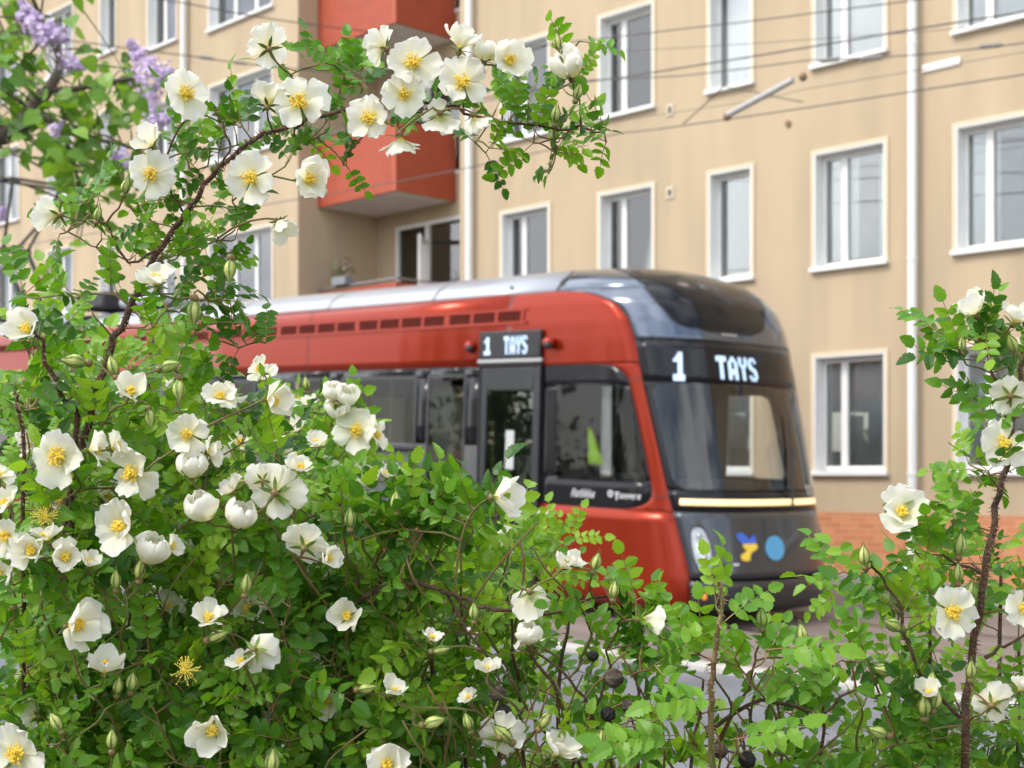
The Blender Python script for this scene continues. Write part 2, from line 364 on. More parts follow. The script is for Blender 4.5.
g_tram = glass('tram_glass', (.93, .96, .95), .9)
g_wind = glass('windscreen_glass', (.88, .92, .92), 1.7)
m_led = mat('led_white', (.3, .35, .4), .5, emit=(.45, .66, 1.0), estr=.80)
SB = -8.385
tram = bpy.data.objects.new('tram', None); COL.objects.link(tram)
tram.location = (SB, 12.225, grade(SB) + .004); tram.rotation_euler = (0, math.atan(.036), 0)
setp(tram, 'red tram with dark glossy nose and lit front display reading 1 TAYS', 'tram')
def tp(name, mb, mats, parent=None, smooth=True, auto=35): return obj(name, mb, mats, parent or tram, smooth=smooth, world=False, auto=auto)
def tps(name, mb, mats, **k):               # near and far side as separate parts
    res = []
    for sg in (-1, 1):
        b = MB(); ids = {}
        for f, mi in zip(mb.f, mb.m):
            if (sum(mb.v[i][1] for i in f) > 0) == (sg > 0):
                for i in f:
                    if i not in ids: ids[i] = len(b.v); b.v.append(mb.v[i])
                b.f.append([ids[i] for i in f]); b.m.append(mi)
        res.append(tp(name, b, mats, **k))
    return res
def mir(f): f = fn(f); return lambda z: -f(z)
def both(mb, q0, q1, z0, z1, nq, nz, off=0, mi=0, zs=None):
    patch(mb, q0, q1, z0, z1, nq, nz, off, mi, zs); patch(mb, mir(q1), mir(q0), z0, z1, nq, nz, off, mi, zs)
XD0, XD1 = -3.27, -2.34                    # front door
XE = -10.35                                # end of the first section
# --- red shell
m = MB()
both(m, XE, -2.9, 2.69, ZRED, 4, 8)
both(m, -2.9, QB, 2.69, ZRED, 16, 26)
QK = tab([(1.19, -1.47), (1.2, -1.17), (1.215, -1.10), (1.24, -1.05), (1.28, -1.005), (1.34, -.988), (1.4, -.984), (1.66, -1.032), (2.0, -1.10), (2.32, -1.168), (2.45, -1.198), (2.53, -1.225), (2.59, -1.255), (2.64, -1.31), (2.67, -1.37), (2.685, -1.47), (2.69, -1.59)])
zk = [1.19, 1.2, 1.215, 1.24, 1.28, 1.34, 1.4, 1.53, 1.66, 1.83, 2.0, 2.16, 2.32, 2.45, 2.53, 2.59, 2.64, 2.67, 2.685, 2.69]
both(m, QK, QB, 0, 0, 4, 0, zs=zk)
both(m, XD1 + .02, QB, .19, 1.19, 16, 9)
both(m, XE, XD0 - .02, .19, .86, 6, 4)
for o_ in tps('body_shell', m, m_red): solid(o_, .03)
# panel seams as thin dark strips standing just proud
m = MB()
def seam(q, z0, z1): both(m, lambda z: fn(q)(z) - .006, lambda z: fn(q)(z) + .006, z0, z1, 1, 8, .002)
seam(-6.6, 2.69, 3.49); seam(-2.85 - .0, 3.36, 3.5)
both(m, QK, QB, 2.518, 2.53, 4, 1, .002); both(m, QK, QB, 1.335, 1.347, 4, 1, .002)
tp('panel_seam', m, m_blk2)
# --- ventilation slots above the windows
m = MB(); both(m, XE + .1, -2.62, 3.185, 3.305, 20, 1, .004)
tps('vent_recess', m, mat('vent_red_dark', (.07, .010, .005), .85, spec=.1))
m = MB()
x = -2.62; i = 0
while x > XE + .3:
    wd = (.05, .05, .05, .09)[i % 4]
    both(m, x - wd, x, 3.185, 3.305, 1, 1, .012); x -= wd + .36; i += 1
both(m, XE + .05, -2.57, 3.155, 3.187, 10, 1, .02); both(m, XE + .05, -2.57, 3.303, 3.328, 10, 1, .014)
tps('vent_louvre', m, m_red)
m = MB()
x = -2.7
while x > XE + .3: both(m, x - .012, x, 3.19, 3.30, 1, 1, .008); x -= .055
tps('vent_grille', m, mat('grille_red', (.13, .012, .008), .6, spec=.2))
# --- black band with windows
def band(mb, q0, q1, z0, z1, holes, off=0, mirror=True, mi=0):
    xs = sorted({q0, q1} | {h[0] for h in holes} | {h[1] for h in holes}); zs = sorted({z0, z1} | {h[2] for h in holes} | {h[3] for h in holes})
    for a, b in zip(xs[:-1], xs[1:]):
        for c, d in zip(zs[:-1], zs[1:]):
            if any(h[0] < (a + b) / 2 < h[1] and h[2] < (c + d) / 2 < h[3] for h in holes): continue
            patch(mb, a, b, c, d, 2, 3, off, mi)
            if mirror: patch(mb, -b, -a, c, d, 2, 3, off, mi)
WH = [(-5.82, -4.43, 1.76, 2.57), (-4.16, -3.56, 1.15, 2.58), (-7.5, -6.1, 1.76, 2.57), (-10.1, -7.8, 1.4, 2.57)]
WHF = [(a, b, min(c, 1.15), 2.62) for a, b, c, d in WH]
m = MB(); band(m, XE, XD0 - .02, .86, 2.69, WH, mirror=False); band(m, -XD0 + .02, -XE, .86, 2.69, [(-b, -a, c, d) for a, b, c, d in WHF], mirror=False)
GX0, GX1 = -2.06, tab([(1.5, -1.09), (1.56, -1.06), (2.35, -1.22), (2.42, -1.25), (2.46, -1.33)])
both(m, XD1 + .02, QK, 0, 0, 12, 0, zs=[1.19, 1.2, 1.215, 1.24, 1.28, 1.34, 1.4, 1.5]); both(m, XD1 + .02, QK, 0, 0, 12, 0, zs=[2.46, 2.53, 2.59, 2.64, 2.67, 2.685, 2.69])
zg = [1.5, 1.56, 1.66, 1.83, 2.0, 2.16, 2.35, 2.42, 2.46]
both(m, XD1 + .02, GX0, 0, 0, 3, 0, zs=zg); both(m, GX1, QK, 0, 0, 3, 0, zs=zg)
for o_ in tps('window_band', m, m_blk): solid(o_, .04)
m = MB(); band(m, XE + .02, XD0 - .04, .87, 1.70, [WH[1][:2] + (.9, 1.8), WH[3][:2] + (.9, 1.8)], .006); tps('lower_panel', m, mat('tram_panel_grey', (.07, .073, .078), .4, coat=.4))
m = MB()
for sg in (-1, 1): m.tube([(-5.95, sg * 1.345, 1.735), (-4.30, sg * 1.345, 1.735)], .035, 10)
tps('belt_rail', m, m_blk)
for (a, b, c, d) in WH:
    for sg in (1, -1):
        g = MB()
        if sg == -1: c, d = min(c, 1.15), 2.62
        q0, q1 = (a - .02, b + .02) if sg == 1 else (-b - .02, -a + .02)
        patch(g, q0, q1, c - .02, d + .02, 2, 3, .004)
        fo = MB()
        for (e0, e1, g0, g1) in ((a - .04, a, c - .04, d + .04), (b, b + .04, c - .04, d + .04), (a, b, c - .04, c), (a, b, d, d + .04)):
            r0, r1 = (e0, e1) if sg == 1 else (-e1, -e0); patch(fo, r0, r1, g0, g1, 1, 2, .008)
        w_ = tp('window', fo, m_band); tp('pane', g, g_tram, w_)
# driver's side windows
for sg in (1, -1):
    g = MB()
    if sg == 1: patch(g, GX0 - .03, lambda z: GX1(z) + .03, 0, 0, 8, 0, .004, zs=[1.47] + zg[1:-1] + [2.49])
    else: patch(g, lambda z: -GX1(z) - .03, -GX0 + .03, 0, 0, 8, 0, .004, zs=[1.47] + zg[1:-1] + [2.49])
    tp('cab_window', g, g_tram)
# --- front door both sides
for sg in (-1, 1):
    d = MB(); y0, y1 = sg * 1.285, sg * 1.325
    for (a, b, c, e) in ((XD0, XD0 + .09, .33, 2.68), (XD1 - .09, XD1, .33, 2.68), (XD0 + .09, XD1 - .09, .33, .75), (XD0 + .09, XD1 - .09, 2.42, 2.68)):
        d.box(a, b, y0, y1, c, e)
    do = bevel(tp('door', d, m_band, smooth=False), .012); g = MB(); g.box(XD0 + .08, XD1 - .08, sg * 1.3, sg * 1.31, .74, 2.43); tp('pane', g, g_tram, do, smooth=False)
    h = MB(); h.tube([(XD0 + .16, sg * 1.27, 1.0), (XD0 + .16, sg * 1.27, 2.1)], .015, 8); tp('handle', h, mat('grab_yellow', (.7, .65, .2), .4), do)
    st = MB(); st.box(XD0 + .42, XD0 + .55, sg * 1.311, sg * 1.314, 1.55, 1.98); tp('sticker', st, mat('sticker_white', (.45, .47, .46), .6), do, smooth=False)
    q = MB(); q.tube([(XD1 - .2, sg * 1.311, 1.26), (XD1 - .2, sg * 1.315, 1.26)], .062, 20); q.tube([(XD1 - .2, sg * 1.3155, 1.26), (XD1 - .2, sg * 1.319, 1.26)], .045, 20, 1); tp('door_button', q, [m_white, mat('sign_blue', (.08, .2, .6), .5)], do, smooth=False)
    fr = MB()
    fr.box(XD0 - .022, XD0 - .004, sg * 1.27, sg * 1.335, .3, 2.70); fr.box(XD1 + .004, XD1 + .022, sg * 1.27, sg * 1.335, .3, 2.70); fr.box(XD0 - .02, XD1 + .02, sg * 1.27, sg * 1.333, 2.7, 2.735); fr.box(XD0, XD1, sg * 1.2, sg * 1.33, .18, .32)
    tp('door_frame', fr, m_blk2, smooth=False)
# --- LED lettering
FONT = {'1': ['00110', '01110', '11110', '00110', '00110', '00110', '00110', '11111', '11111'], 'T': ['111111', '111111', '001100', '001100', '001100', '001100', '001100', '001100', '001100'],
        'A': ['001100', '011110', '110011', '110011', '110011', '111111', '111111', '110011', '110011'], 'Y': ['110011', '110011', '110011', '011110', '001100', '001100', '001100', '001100', '001100'],
        'S': ['011110', '110011', '110000', '111000', '011110', '000111', '000011', '110011', '011110'], '3': ['0110', '1001', '0001', '0110', '0001', '1001', '0110'], 'i': ['1', '0', '1', '1', '1', '1', '1'],
        'R': ['1110', '1001', '1001', '1110', '1010', '1001', '1001'], 'a': ['000', '000', '111', '001', '111', '101', '111'], 't': ['010', '010', '111', '010', '010', '010', '011'], 'k': ['100', '100', '101', '101', '110', '101', '101'],
        'm': ['00000', '00000', '11110', '10101', '10101', '10101', '10101'], 'p': ['000', '000', '111', '101', '111', '100', '100'], 'e': ['000', '000', '111', '101', '111', '100', '111'], 'r': ['000', '000', '111', '100', '100', '100', '100'], 'U': ['1001', '1001', '1001', '1001', '1001', '1001', '1111'],
        'o': ['000', '000', '111', '101', '101', '101', '111'], 'l': ['1'] * 7, ' ': ['00'] * 7}
FONT['n'] = ['01', '11', '01', '01', '01', '01', '01']
def letters(mb, text, q0, ztop, dq, dz, off, slant=0, fnS=S):
    q = q0
    for ch in text:
        g = FONT[ch]
        for r_, line in enumerate(g):
            for c_, v in enumerate(line):
                if v == '1':
                    a = q + c_ * dq + slant * (len(g) - r_) * dq; z = ztop - r_ * dz
                    mb.add([fnS(a, z - dz, off), fnS(a + dq * .96, z - dz, off), fnS(a + dq * .96, z, off), fnS(a, z, off)], [(0, 1, 2, 3)])
        q += (len(g[0]) + 1) * dq
    return q
# side display above the door with red camera pods
for sg in (-1, 1):
    d = MB(); y0, y1 = sg * 1.30, sg * 1.355
    d.box(-3.28, -2.31, y0, y1, 2.775, 3.085); do = bevel(tp('side_display', d, m_blk2, smooth=False), .02, 3)
    t_ = MB(); F2 = (lambda q, z, off: np.array((q, -1.358, z))) if sg < 0 else (lambda q, z, off: np.array((-q, 1.358, z)))
    letters(t_, '1', -3.19 if sg < 0 else 2.40, 3.02, .020, .022, 0, fnS=F2); letters(t_, 'TAYS', -2.87 if sg < 0 else 2.70, 3.02, .0135, .022, 0, fnS=F2); tp('lettering', t_, m_led, do, smooth=False)
    l = MB(); l.box(-3.30, -2.29, sg * 1.31, sg * 1.352, 2.735, 2.772); tp('drip_rail', l, mat('alu', (.45, .45, .45), .4, .5), smooth=False)
    for x in (-3.42, -2.18):
        p = MB(); p.ball((x, sg * 1.36, 2.93), .075, 16, 12, 0, (1.05, .9, .85)); p.ball((x + .03, sg * 1.40, 2.90), .045, 12, 8, 1); tp('camera_pod', p, [m_red, m_blk2])
# --- nose: dark mask, windscreen, cowl, bumper
m = MB(); WL = tab([(1.42, -.76), (1.5, -.825), (1.56, -.845), (2.2, -.955), (2.4, -.995), (2.46, -.975), (2.5, -.90)])
zw = [1.42, 1.45, 1.5, 1.56, 1.7, 1.85, 2.0, 2.2, 2.4, 2.43, 2.46, 2.48, 2.5]
patch(m, QB, mir(QB), 1.2, 1.42, 28, 3); patch(m, QB, mir(QB), 2.5, 2.935, 28, 5)
patch(m, QB, WL, 0, 0, 4, 0, zs=zw); patch(m, mir(WL), mir(QB), 0, 0, 4, 0, zs=zw)
solid(tp('nose_mask', m, m_blk), .02)
g = MB(); patch(g, lambda z: WL(z) - .02, lambda z: -WL(z) + .02, 0, 0, 26, 0, .004, zs=zw); tp('windscreen', g, g_wind)
m = MB(); patch(m, QB, mir(QB), 2.945, ZRED - .002, 34, 16)
patch(m, -2.2, 2.2, 0, 0, 40, 0, zs=[3.502, 3.55, 3.60, 3.65, 3.70, 3.73, 3.76, 3.785, 3.81, 3.82, 3.83])
def rooftop(mb, x0, x1, zt=3.83, n=6):
    W = lerp_t(TT, zt)[0]
    mb.add([(x0, -W, zt), (x1, -W, zt), (x1, 0, zt + .006), (x0, 0, zt + .006), (x1, W, zt), (x0, W, zt)], [(0, 1, 2, 3), (3, 2, 4, 5)])
# close the dome: fan over the top ring
top = [S(q, 3.83) for q in np.linspace(-2.2, 2.2, 41)]
m.add(top, [tuple(range(41))])
solid(tp('roof_cowl', m, m_cowl), .02)
HL_ = tab([(3.05, -.55), (3.06, -.68), (3.09, -.78), (3.14, -.85), (3.25, -.92), (3.36, -1.0), (3.55, -1.12), (3.72, -1.3), (3.81, -1.45), (3.828, -1.5)])
HR_ = tab([(3.05, -.02), (3.07, .08), (3.12, .17), (3.25, .28), (3.4, .42), (3.55, .62), (3.72, .95), (3.81, 1.3), (3.828, 1.45)])
zh = [3.05, 3.06, 3.075, 3.09, 3.115, 3.14, 3.19, 3.25, 3.31, 3.36, 3.42, 3.48, 3.55, 3.62, 3.68, 3.72, 3.755, 3.78]
m = MB(); patch(m, HL_, HR_, 0, 0, 24, 0, .005, zs=zh); tp('hood_panel', m, m_blk)
m = MB(); patch(m, lambda z: HL_(z) - .02, lambda z: HR_(z) + .02, 0, 0, 24, 0, .002, zs=[3.03] + zh); tp('hood_seal', m, m_blk2)
m = MB(); patch(m, -.42, -.24, 3.005, 3.025, 4, 1, .012); tp('hood_latch', m, mat('alu', (.5, .5, .5), .4))
m = MB(); patch(m, QB, mir(QB), .54, 1.195, 34, 10); solid(tp('front_panel', m, mat('front_charcoal', (.045, .052, .064), .25, metal=.5, coat=.5)), .02)
m = MB(); patch(m, QB, mir(QB), .19, .51, 34, 5, .012); bm_ = [S(q, .19, .012) for q in np.linspace(QB(.19), -QB(.19), 35)]; m.add(bm_, [tuple(range(34, -1, -1))])
solid(tp('bumper', m, mat('bumper_dark', (.018, .02, .023), .35, coat=.3)), .03)
m = MB(); patch(m, -.80, .52, 1.265, 1.325, 24, 1, .012); solid(tp('light_strip', m, mat('strip_warm', (.8, .6, .3), .4, emit=(1, .72, .33), estr=.75)), .01)
t_ = MB(); letters(t_, '1', -.862, 2.81, .0175, .0325, .006); tp('route_number', t_, m_led, smooth=False)
t_ = MB(); letters(t_, 'TAYS', -.505, 2.79, .0170, .0265, .006); tp('destination_lettering', t_, m_led, smooth=False)
t_ = MB(); letters(t_, 'n3', .36, 1.47, .016, .016, .006); tp('fleet_number', t_, m_white, smooth=False)
t_ = MB(); letters(t_, 'Ratikka', -1.87, 1.375, .012, .012, .008, slant=.35)
letters(t_, 'Tampere', -1.27, 1.365, .0065, .009, .008)
for i in range(14):
    a0, a1 = 2 * math.pi * i / 14, 2 * math.pi * (i + 1) / 14; cc, cz = -1.32, 1.345
    t_.add([S(cc + .036 * math.cos(a), cz + .036 * math.sin(a), .008) for a in (a0, a1)] + [S(cc + .018 * math.cos(a), cz + .018 * math.sin(a), .008) for a in (a1, a0)], [(0, 1, 2, 3)])
t_2 = MB(); patch(t_2, -2.37, -2.2, 1.075, 1.125, 2, 1, .004); tp('side_lettering', t_, mat('letter_grey', (.6, .6, .62), .6), smooth=False); tp('door_label', t_2, m_white)
for sg in (1, -1):
    hd = MB(); n = 28; pts = []
    cx, cz = -.66, .83
    for i in range(n):
        a = 2 * math.pi * i / n; ux, uz = .052 * math.copysign(abs(math.cos(a)) ** .75, math.cos(a)), .215 * math.copysign(abs(math.sin(a)) ** .75, math.sin(a)); pts.append((ux, uz))
    P = lambda k, off: [S(sg * (cx + u * k - w__ * .13 * k), cz + w__ * k, off) for u, w__ in pts]
    a_, b_ = P(1.16, .006), P(1.0, .016); hd.add(a_ + b_, [(i, (i + 1) % n, n + (i + 1) % n, n + i)[::sg] for i in range(n)]); h_ = tp('headlight', hd, m_blk2)
    l = MB(); l.add(P(1.0, .012), [tuple(range(n))[::sg]]); tp('reflector', l, mat('lamp_reflector', (.42, .45, .48), .4, .35, var=.25, vscale=12), h_)
    for k, (dz, r) in enumerate(((.02, .045), (.13, .036), (-.11, .04))):
        b = MB(); c = S(sg * (cx - dz * .13), cz + dz, .02); b.ball(c, r, 14, 10, 0, (.5, .9, 1)); tp('lamp', b, mat('lamp_on', (.9, .95, .8), .3, emit=(.85, 1, .75), estr=1.6) if k == 0 else mat('lamp_off', (.5, .52, .55), .1, .3), h_)
    s_ = MB(); s_.ball(S(sg * -.64, .36, .012), .03, 12, 8, 0, (.6, 1, 1)); tp('marker_lamp', s_, mat('marker_orange', (.8, .2, .03), .3, emit=(1, .25, .03), estr=.6))
    s_ = MB(); s_.ball(S(sg * -.66, .47, .01), .018, 10, 8); tp('reflector_dot', s_, mat('teal_dot', (.02, .4, .4), .4))
q = MB(); q.ball(S(-.53, .68, .005), .02, 10, 8); tp('tow_eye', q, m_blk2)
q = MB(); patch(q, -.47, -.43, .672, .69, 2, 1, .006); tp('small_badge', q, m_white)
# emblem: blue and yellow sticker, blue concentric disk
def poly(mb, pts, off, mi=0):
    mb.add([S(-.362 + (a + .412) * 1.35, b, off) for a, b in pts], [tuple(range(len(pts)))], mi)
e = MB()
poly(e, [(-.470, .975), (-.452, 1.0), (-.432, .99), (-.412, .955), (-.402, .93), (-.385, .945), (-.372, .985), (-.36, .93), (-.358, .885), (-.44, .885), (-.462, .93)], .006)
poly(e, [(-.44, .884), (-.358, .884), (-.352, .85), (-.365, .82), (-.39, .80), (-.40, .76), (-.402, .72), (-.425, .712), (-.448, .73), (-.452, .77), (-.43, .80), (-.415, .825), (-.432, .84)], .006, 1)
tp('emblem', e, [mat('emblem_blue', (.05, .14, .62), .5), mat('emblem_yellow', (.85, .60, .06), .5)], smooth=False)
e = MB(); cc, cz = -.125, .833
for k, (r0, r1, mi) in enumerate(((0, .014, 0), (.014, .020, 1), (.020, .034, 0), (.034, .040, 1), (.040, .052, 0), (.052, .057, 1), (.057, .072, 0))):
    n = 30
    for i in range(n):
        a0, a1 = 2 * math.pi * i / n, 2 * math.pi * (i + 1) / n
        e.add([S(cc + r * 1.25 * math.cos(a), cz + r * 1.7 * math.sin(a), .006) for r, a in ((r0, a0), (r1, a0), (r1, a1), (r0, a1))], [(0, 1, 2, 3)], mi)
tp('round_sticker', e, [mat('disk_blue', (.12, .45, .75), .5), mat('disk_blue_dark', (.04, .22, .5), .5)], smooth=False)
# wiper
w_ = MB(); w_.tube([S(.10, 1.24, .03), S(.13, 1.5, .05), S(.22, 1.85, .05)], .014, 8); w_.tube([S(.13, 1.45, .04), S(.24, 2.2, .04)], .011, 6); tp('wiper', w_, m_blk2)
# --- roof
def section_shell(x0, x1, name='roof', mt=None):
    m = MB(); zs = [3.502, 3.55, 3.60, 3.65, 3.70, 3.73, 3.76, 3.785, 3.81, 3.83]
    both(m, x0, x1, 0, 0, 6, 0, zs=zs); rooftop(m, x0, min(x1, -2.5)); return solid(tp(name, m, mt or m_rfs), .02)
r_ = section_shell(XE, -2.21)
m = MB()
for x in (-2.2, -4.25, -6.3, -8.35): both(m, x - .012, x + .012, 3.502, 3.83, 1, 10, .003)
tp('roof_seam', m, m_blk2)
m = MB(); m.tube([(-2.95, -1.17, 3.585), (-2.95, -1.19, 3.585)], .018, 8); tp('roof_bolt', m, m_blk2)
# --- following sections
def simple_section(x0, x1, holes):
    m = MB(); both(m, x0, x1, 2.69, ZRED, 2, 6); both(m, x0, x1, .19, .86, 2, 3)
    for x in (x0, x1):
        zz = [.15, .5, 1, 1.5, 2, 2.5, 2.95, 3.15, 3.35, 3.5]; m.add([S0f(x, z) for z in zz] + [S0f(-x, z) for z in reversed(zz)], [tuple(range(20))])
    tp('body_shell', m, m_red); m = MB(); band(m, x0, x1, .86, 2.69, holes); tps('window_band', m, m_blk)
    for (a, b, c, d) in holes:
        for sg in (1, -1):
            g = MB(); q0, q1 = (a - .02, b + .02) if sg == 1 else (-b - .02, -a + .02); patch(g, q0, q1, c - .02, d + .02, 1, 1, .004); tp('window', g, g_tram)
    m = MB(); both(m, x0 + .1, x1 - .1, 3.185, 3.305, 4, 1, .004); tps('vent_recess', m, MATS['vent_red_dark']); section_shell(x0, x1)
simple_section(-12.9, -10.62, [(-12.6, -10.9, 1.4, 2.57)])
simple_section(-24.0, -13.75, [(-16.4, -14.2, 1.4, 2.57), (-19.2, -16.8, 1.4, 2.57), (-22, -19.6, 1.4, 2.57)])
for a, b in ((-10.62, XE), (-13.75, -12.9)):
    m = MB(); n = max(3, int((b - a) / .07)); zz = [.3, 1, 2, 2.95, 3.15, 3.35, 3.5, 3.62, 3.70, 3.76]
    for i in range(n + 1):
        pass
    rings = []
    for i in range(n * 2 + 1):
        x = a + (b - a) * i / (n * 2); k = .97 if i % 2 else .93
        rings.append([np.array((x, -lerp_t(TT, z)[0] * k, z * (.99 if i % 2 else .975))) for z in zz] + [np.array((x, lerp_t(TT, z)[0] * k, z * (.99 if i % 2 else .975))) for z in reversed(zz)])
    k = len(rings[0]); m.add([p for r in rings for p in r], [(i * k + j, (i + 1) * k + j, (i + 1) * k + (j + 1) % k, i * k + (j + 1) % k) for i in range(len(rings) - 1) for j in range(k)])
    tp('bellows', m, mat('bellows_grey', (.10, .105, .11), .6), smooth=False)
m = MB(); m.box(-13.55, -12.6, -1.0, 1.0, 3.84, 4.12); bevel(tp('roof_equipment', m, m_blk2, smooth=False), .05, 3)
m = MB(); m.box(-12.3, -11.0, -.9, .9, 3.84, 4.0); bevel(tp('roof_equipment', m, m_rfs, smooth=False), .06, 3)
# --- interior
m = MB(); m.box(-24, -1.0, -1.22, 1.22, .30, .36); m.box(-24, -1.7, -1.2, 1.2, 2.72, 2.76)

tp('interior_lining', m, m_int, smooth=False)
m = MB(); m.box(-2.42, -2.38, -1.2, -.25, .36, 2.7); m.box(-2.42, -2.38, .35, 1.2, .36, 2.7); tp('cab_bulkhead', m, m_intd, smooth=False)
m = MB(); m.box(-1.35, -.62, -.95, .95, .36, 1.28); m.box(-1.20, -.70, -.55, .45, 1.28, 1.50); bevel(tp('dashboard', m, m_intd, smooth=False), .06, 3)
def seat(x, y, col, z=.36, name='seat'):
    s_ = MB(); s_.box(x - .22, x + .24, y - .23, y + .23, z + .38, z + .50); s_.box(x - .30, x - .20, y - .23, y + .23, z + .5, z + 1.12); s_.box(x - .29, x - .21, y - .13, y + .13, z + 1.15, z + 1.36)
    s_.box(x - .1, x + .12, y - .1, y + .1, z, z + .38); return bevel(tp(name, s_, col, smooth=False), .035, 3)
m = MB(); m.box(-2.30, -1.66, .92, 1.2, 1.2, 2.56); bevel(tp('cab_cabinet', m, m_intd, smooth=False), .03)
m_scr = mat('screen_frosted', (.50, .58, .53), .5)
for x, y0, y1 in ((-3.62, -1.2, -.62), (-3.7, -.30, .05), (-3.95, .35, 1.2), (-5.0, .75, 1.2), (-4.35, -1.2, -.75), (-6.0, .4, 1.2), (-7.6, .6, 1.2)):
    m = MB(); m.box(x, x + .03, y0, y1, 1.05, 2.45); bevel(tp('glass_screen', m, m_scr, smooth=False), .008)
seat(-1.85, .0, m_intd, .42, 'driver_seat')
m_seat = mat('seat_red', (.25, .03, .03), .8)
for x in (-4.6, -5.4, -6.6, -7.4, -8.6, -9.4):
    for y in (-.9, .45, .92): seat(x, y, m_seat)
m = MB()
for x, y in ((-3.6, -.5), (-3.9, .5), (-5.9, -.45), (-7.9, .4)): m.tube([(x, y, .36), (x, y, 2.72)], .017, 8)
tp('grab_pole', m, mat('grab_yellow2', (.45, .48, .40), .3, .3))
m = MB(); vx = MB()
n = 10; vs_ = []
for j in range(9):
    zz = 2.03 - j * .05; hw = .025 + .011 * j
    for i in range(n + 1):
        u = i / n * 2 - 1; vs_.append((-1.86 + u * hw + .012 * j, -1.02 + .02 * math.sin(i * 1.9 + j * .3), zz))
vx.add(vs_, [(j * (n + 1) + i, (j + 1) * (n + 1) + i, (j + 1) * (n + 1) + i + 1, j * (n + 1) + i + 1) for j in range(8) for i in range(n)])
hv = bpy.data.objects.new('safety_vest', None); COL.objects.link(hv); hv.location = tram.matrix_basis @ Vector((-1.86, -1.02, 2.05)) ; hv.rotation_euler = tram.rotation_euler
setp(hv, 'yellow-green hi-vis vest hanging inside the tram cab side window', 'vest')
vv = obj('vest_cloth', vx, mat('hivis', (.42, .72, .03), .8, emit=(.4, .8, .05), estr=0), hv, smooth=True, world=False); vv.location = (1.86, 1.02, -2.05); solid(vv, .006)
hk = MB(); hk.tube([(-1.86, -1.02, 2.03), (-1.86, -1.02, 2.07), (-1.86, -1.10, 2.09), (-1.86, -1.2, 2.09)], .005, 6); h_ = obj('hanger_hook', hk, m_blk2, hv, world=False); h_.location = (1.86, 1.02, -2.05)
# --- bogies
for bx in (-3.9 - 1.6, -8.6, -16, -21):
    f = MB(); f.box(bx - 1.3, bx + 1.3, -1.0, 1.0, .3, .45) if False else f.box(bx - 1.2, bx + 1.2, -.85, .85, .28, .295)
    b_ = tp('bogie', f, m_blk2, smooth=False)
    for dx in (-.9, .9):
        for y in (-.72, .72):
            w2 = MB(); w2.tube([(bx + dx, y - .06, .285), (bx + dx, y + .06, .285)], .285, 28); tp('wheel', w2, MATS['rail_steel'], b_, auto=40)
# --- pantograph on the second long section
pg = MB(); X = -17.2; Z0 = 3.84
pg.box(X - .9, X + .6, -.6, .6, Z0 + .05, Z0 + .12); kn = (X - .75, 0, Z0 + 1.45)
for y in (-.3, .3):
    pg.tube([(X + .35, y, Z0 + .12), (kn[0], y * .8, kn[2])], .045, 8); pg.tube([(kn[0], y * .8, kn[2]), (X + .1, y * 1.6, Z0 + 2.62)], .03, 8)
pg.tube([(kn[0], -.3, kn[2]), (kn[0], .3, kn[2])], .06, 8); pg.tube([(kn[0], .0, kn[2]), (X + .75, .0, Z0 + 2.1)], .03, 8); pg.tube([(X + .15, -.2, Z0 + .35), (X - .7, -.2, Z0 + 1.3)], .02, 6)
for dx in (-.12, .32): pg.tube([(X + dx, -.95, Z0 + 2.52), (X + dx, -.6, Z0 + 2.65), (X + dx, .6, Z0 + 2.65), (X + dx, .95, Z0 + 2.52)], .03, 8)
pg.tube([(X - .12, -.45, Z0 + 2.62), (X + .32, -.45, Z0 + 2.62)], .02, 6); pg.tube([(X - .12, .45, Z0 + 2.62), (X + .32, .45, Z0 + 2.62)], .02, 6)
tp('pantograph', pg, m_blk2)

# ---------------------------------------------------------------- overhead wires
m_wire = mat('wire', (.10, .095, .09), .6, .3); m_ins = mat('insulator', (.25, .24, .23), .5)
def pos(px, t, py):                      # where a sight line meets the vertical plane t
    k = (px - 512) / FPX; Y = t / (k * UR[1] + UF[1]); return k * Y * UR + Y * UF + np.array((0, 0, EYE + (475 - py) * Y / FPX))
def wire(label, pts, r=.009, ins=(), grp='overhead wires above the tram'):
    mb = MB(); P = [np.array(p) for p in pts]; Q = []
    for a, b in zip(P[:-1], P[1:]):
        for i in range(6):
            u = i / 6; Q.append(a * (1 - u) + b * u + np.array((0, 0, -.006 * math.sin(math.pi * u))))
    Q.append(P[-1]); mb.tube(Q, r, 6)
    o = obj('overhead_wire', mb, m_wire); setp(o, label, 'wire', grp)
    for c in ins:
        q = MB(); c = np.array(c); d = Q[-1] - Q[0]; d /= np.linalg.norm(d)
        for k in range(-2, 3): q.tube([c + d * (k * .05 - .012), c + d * (k * .05 + .012)], .03, 8)
        q.tube([c - d * .15, c + d * .15], .014, 6); ii = obj('insulator', q, m_ins, o); 
    return o
T0 = 12.225
wire('lowest overhead wire, crossing the lower red balcony and the white downpipes', [pos(-80, T0, 262), pos(340, T0, 192), pos(477, T0, 166), pos(620, T0, 133), pos(680, T0, 126), pos(922, T0, 90), pos(1200, T0, 46)], .007)
wire('second lowest overhead wire, dipping to two insulators near the top right window', [pos(470, 14.5, 104), pos(587, 14.5, 80), pos(680, 14.5, 76), pos(810, 14.5, 60), pos(915, 14.5, 55), pos(1024, 14.5, 43), pos(1200, 14.5, 30)], .008, [pos(830, 14.5, 60), pos(872, 14.5, 58), pos(990, 14.5, 46)])
